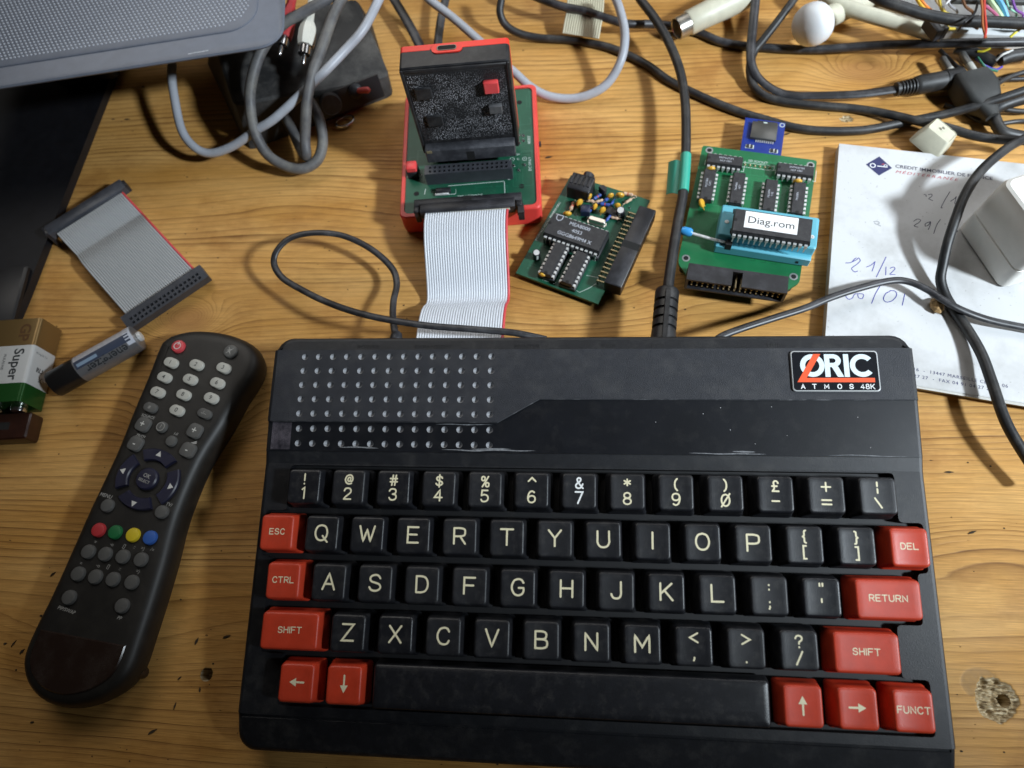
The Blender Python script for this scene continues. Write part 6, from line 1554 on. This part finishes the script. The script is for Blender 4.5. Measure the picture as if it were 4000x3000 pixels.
def white_tray():
    q = [at(*p) for p in ((1880, -50, 10), (1915, -2, 10), (1975, 40, 10), (2050, 66, 10), (2260, 76, 10), (2260, -50, 10))]
    c = sum(q, Vector()) / len(q)
    R = thing('white_tray', 'white plastic tray full of loose wires in the top right corner', 'tray', (c.x, c.y, 0))
    pts = [(v.x - c.x, v.y - c.y) for v in q]
    pts = roundpoly(pts, 6)
    mw = mat('tray_white', (.66, .69, .70), .45, var=.1, vs=40, dust=.3, dcol=(.30, .30, .29), ds=50)
    mb = MB(); ring0, r1_, r2_, r3 = pts, pts, inset(pts, 2.5), inset(pts, 4.5)
    mb.loft([[(x, y, 0) for x, y in ring0], [(x, y, 8.5) for x, y in r1_], [(x, y, 10) for x, y in inset(pts, 1)], [(x, y, 10) for x, y in r2_], [(x, y, 6) for x, y in r3]])
    ob('tray_shell', mb, mw, R, ang=30)
    def w_(pxs, r, col, nm):
        m_ = mat('wire_' + nm, col, .45)
        ob('loose_wire', MB().tube([Vector(p) - Vector((c.x, c.y, 0)) for p in smooth([at(*p) for p in pxs], 5)], r, 7), m_, R, label=nm + ' loose wire')
    w_([(1978, -12, 30), (1982, 0, 30), (1996, 18, 28), (2014, 31, 24)], .9, (.70, .42, .04), 'amber')
    w_([(1986, -12, 30), (1991, 2, 30), (2004, 17, 28), (2019, 30, 23)], .9, (.72, .22, .04), 'orange')
    w_([(2118, -10, 44), (2122, 20, 43), (2123, 55, 41), (2130, 82, 39)], .6, (.42, .13, .04), 'rust')
    w_([(2126, -10, 44), (2127, 25, 43), (2130, 60, 41), (2127, 82, 39)], .6, (.55, .06, .04), 'red')
    w_([(2132, -10, 32), (2145, 10, 30), (2163, 38, 26), (2168, 60, 22)], 1.4, (.46, .62, .36), 'pale green')
    w_([(2150, -10, 32), (2164, 10, 30), (2174, 36, 26), (2180, 60, 22)], 1.4, (.12, .38, .62), 'sky blue')
    w_([(2128, 12, 32), (2150, 30, 28), (2162, 48, 24)], .8, (.45, .12, .22), 'pink')
    w_([(2112, 6, 42), (2104, 30, 41), (2080, 52, 40), (2070, 66, 30)], .6, (.01, .01, .012), 'black')
    w_([(2208, 60, 33), (2196, 68, 32), (2182, 80, 30)], .7, (.72, .62, .04), 'yellow')
    w_([(2060, -10, 34), (2046, 6, 33), (2030, 20, 30)], .5, (.7, .7, .7), 'white')
    for i, (x, cn, cc) in enumerate(((2030, 'tan', (.40, .28, .12)), (2056, 'grey', (.3, .3, .32)), (2090, 'brown', (.16, .07, .03)), (2184, 'mint', (.3, .6, .45)), (2198, 'purple', (.22, .08, .35)), (2040, 'gold', (.6, .45, .05)))):
        w_([(x - 14, -12, 26 + i), (x - 4, 8 + 3 * i, 25 + i), (x + 12, 24 + 2 * i, 22), (x + 6, 44 + 3 * i, 17), (x + 22, 62, 13)], .55 + .1 * (i % 3), cc, cn)
    ob('dark_lid', MB().box(-25, 40, -8, 14, 22, 26, b=1), mat('lid_dark', (.05, .055, .055), .5, dust=.3), R, T(*(at(2150, -16, 24) - c)[:2], 0) @ RZ(-6))
    ob('clip', MB().box(-2, 2, -6, 6, 20, 27, b=.4).box(2, 5, -6, -3, 20, 27, b=.4), M_conn, R, T(*(at(2015, 60, 24) - c)[:2], 0) @ RZ(20))
white_tray()
def stripped_lead():
    P_ = [at(*p) for p in ((2252, 112, 10), (2190, 118, 9), (2156, 112, 8), (2152, 128, 8))]
    base = Vector((P_[-1].x, P_[-1].y, 0))
    R = thing('stripped_lead', 'black cable stub with stripped coloured wires, below the white tray', 'cable', base)
    S2 = lambda pxs: [Vector(p) - base for p in smooth([at(*p) for p in pxs], 5)]
    ob('sheath', MB().tube(S2([(2252, 112, 9), (2205, 118, 9), (2180, 122, 9), (2160, 130, 8)]), 3.4, 12), M_cab, R)
    ob('sheath', MB().tube(S2([(2064, 104, 6), (2095, 112, 6), (2128, 126, 6), (2150, 138, 6)]), 3.0, 12), M_cab, R)
    for pxs, col, nm in (([(2108, 126, 6), (2126, 141, 6), (2150, 150, 6), (2165, 144, 6)], (.10, .07, .45), 'violet'), ([(2112, 124, 7), (2130, 146, 7), (2155, 154, 6)], (.05, .22, .14), 'dark green'), ([(2165, 134, 8), (2172, 130, 8), (2182, 134, 7)], (.6, .08, .1), 'coral'), ([(2152, 130, 9), (2166, 118, 12), (2188, 109, 12)], (.62, .62, .6), 'silver'), ([(2112, 111, 9), (2124, 111, 10), (2140, 104, 12)], (.7, .6, .04), 'lemon')):
        ob('core_wire', MB().tube(S2(pxs), .6, 6), mat('core_' + nm, col, .45), R, label=nm + ' core wire')
stripped_lead()
def phono_plugs():
    for nm, px, py, qx, qy, h, col, lab in (('phono_plug', 668, 45, 660, 100, 46, (.66, .65, .58), 'cream white phono plug among the cables on the black box'), ('phono_plug', 628, 12, 612, 82, 44, (.42, .035, .04), 'dark red phono plug half hidden behind the dusty cable loop')):
        a, b = at(px, py, h), at(qx, qy, h - 4); d = (b - a).normalized(); base = Vector((a.x, a.y, 0))
        R = thing(nm, lab, 'plug', base); M_ = T(a - base) @ d.to_track_quat('Z', 'Y').to_matrix().to_4x4(); L = (b - a).length
        ob('grip', MB().lathe([(2.2, -14), (2.6, 0), (4.4, L * .25), (5.0, L * .45), (5.0, L * .82), (4.4, L)], 8), mat('grip_' + ('cream' if col[1] > .1 else 'red'), col, .45, dust=.25, ds=120), R, M_, ang=30)
        sh = ob('metal_shell', MB().lathe([(3.4, L - 1), (3.4, L + 5), (3.0, L + 5), (3.0, L + 1)], 14), M_chrome, R, M_); ob('centre_pin', MB().lathe([(1.2, L), (1.2, L + 10), (.6, L + 11)], 10), M_chrome, R, M_)
phono_plugs()

# ------------------------------------------------------------------ crumbs of dirt on the table
def crumbs():
    rn = random.Random(11); mb = MB()
    spots = [(212, 1228, 40), (225, 1233, 10), (290, 1225, 35), (215, 1300, 50), (170, 1330, 60), (90, 1330, 0), (60, 1410, 60), (30, 1390, 60), (140, 1390, 55), (425, 1385, 70), (388, 1465, 45), (378, 1525, 80), (432, 1490, 95), (12, 1390, 20), (48, 1407, 50), (115, 1240, 40), (205, 1232, 0), (180, 1246, 30), (128, 1310, 50), (490, 1375, 20), (310, 188, 0), (245, 258, 0), (275, 258, 0), (1700, 290, 20), (1185, 340, 10), (1340, 520, 30), (2100, 1150, 20), (2050, 1020, 0), (950, 255, 0), (230, 1215, 20), (70, 1560, 10), (330, 1580, 30)]
    for px, py, a in spots:
        v = at(px, py); L = .8 + 1.4 * rn.random(); W2 = .3 + .35 * rn.random()
        mb.loft([[(v.x + x * cos(radians(a)) - y * sin(radians(a)), v.y + x * sin(radians(a)) + y * cos(radians(a)), z) for x, y in ((-L, -W2 * .4), (0, -W2), (L, 0), (0, W2), (-L * .6, W2 * .6))] for z in (.01, .35)])
    for i in range(150):
        v = at(rn.uniform(0, 2212), rn.uniform(150, 1659)); s = .16 + .25 * rn.random()
        a0 = rn.random() * 3; mb.loft([[(v.x + s * (1 + .5 * rn.random()) * cos(a0 + k * 1.257), v.y + s * sin(a0 + k * 1.257), z) for k in range(5)] for z in (.01, .18)])
    o = ob('crumbs', mb, mat('crumb', (.035, .022, .010), .9), None)
    o['kind'] = 'stuff'; o['label'] = 'dark crumbs and splinters scattered on the table'
crumbs()
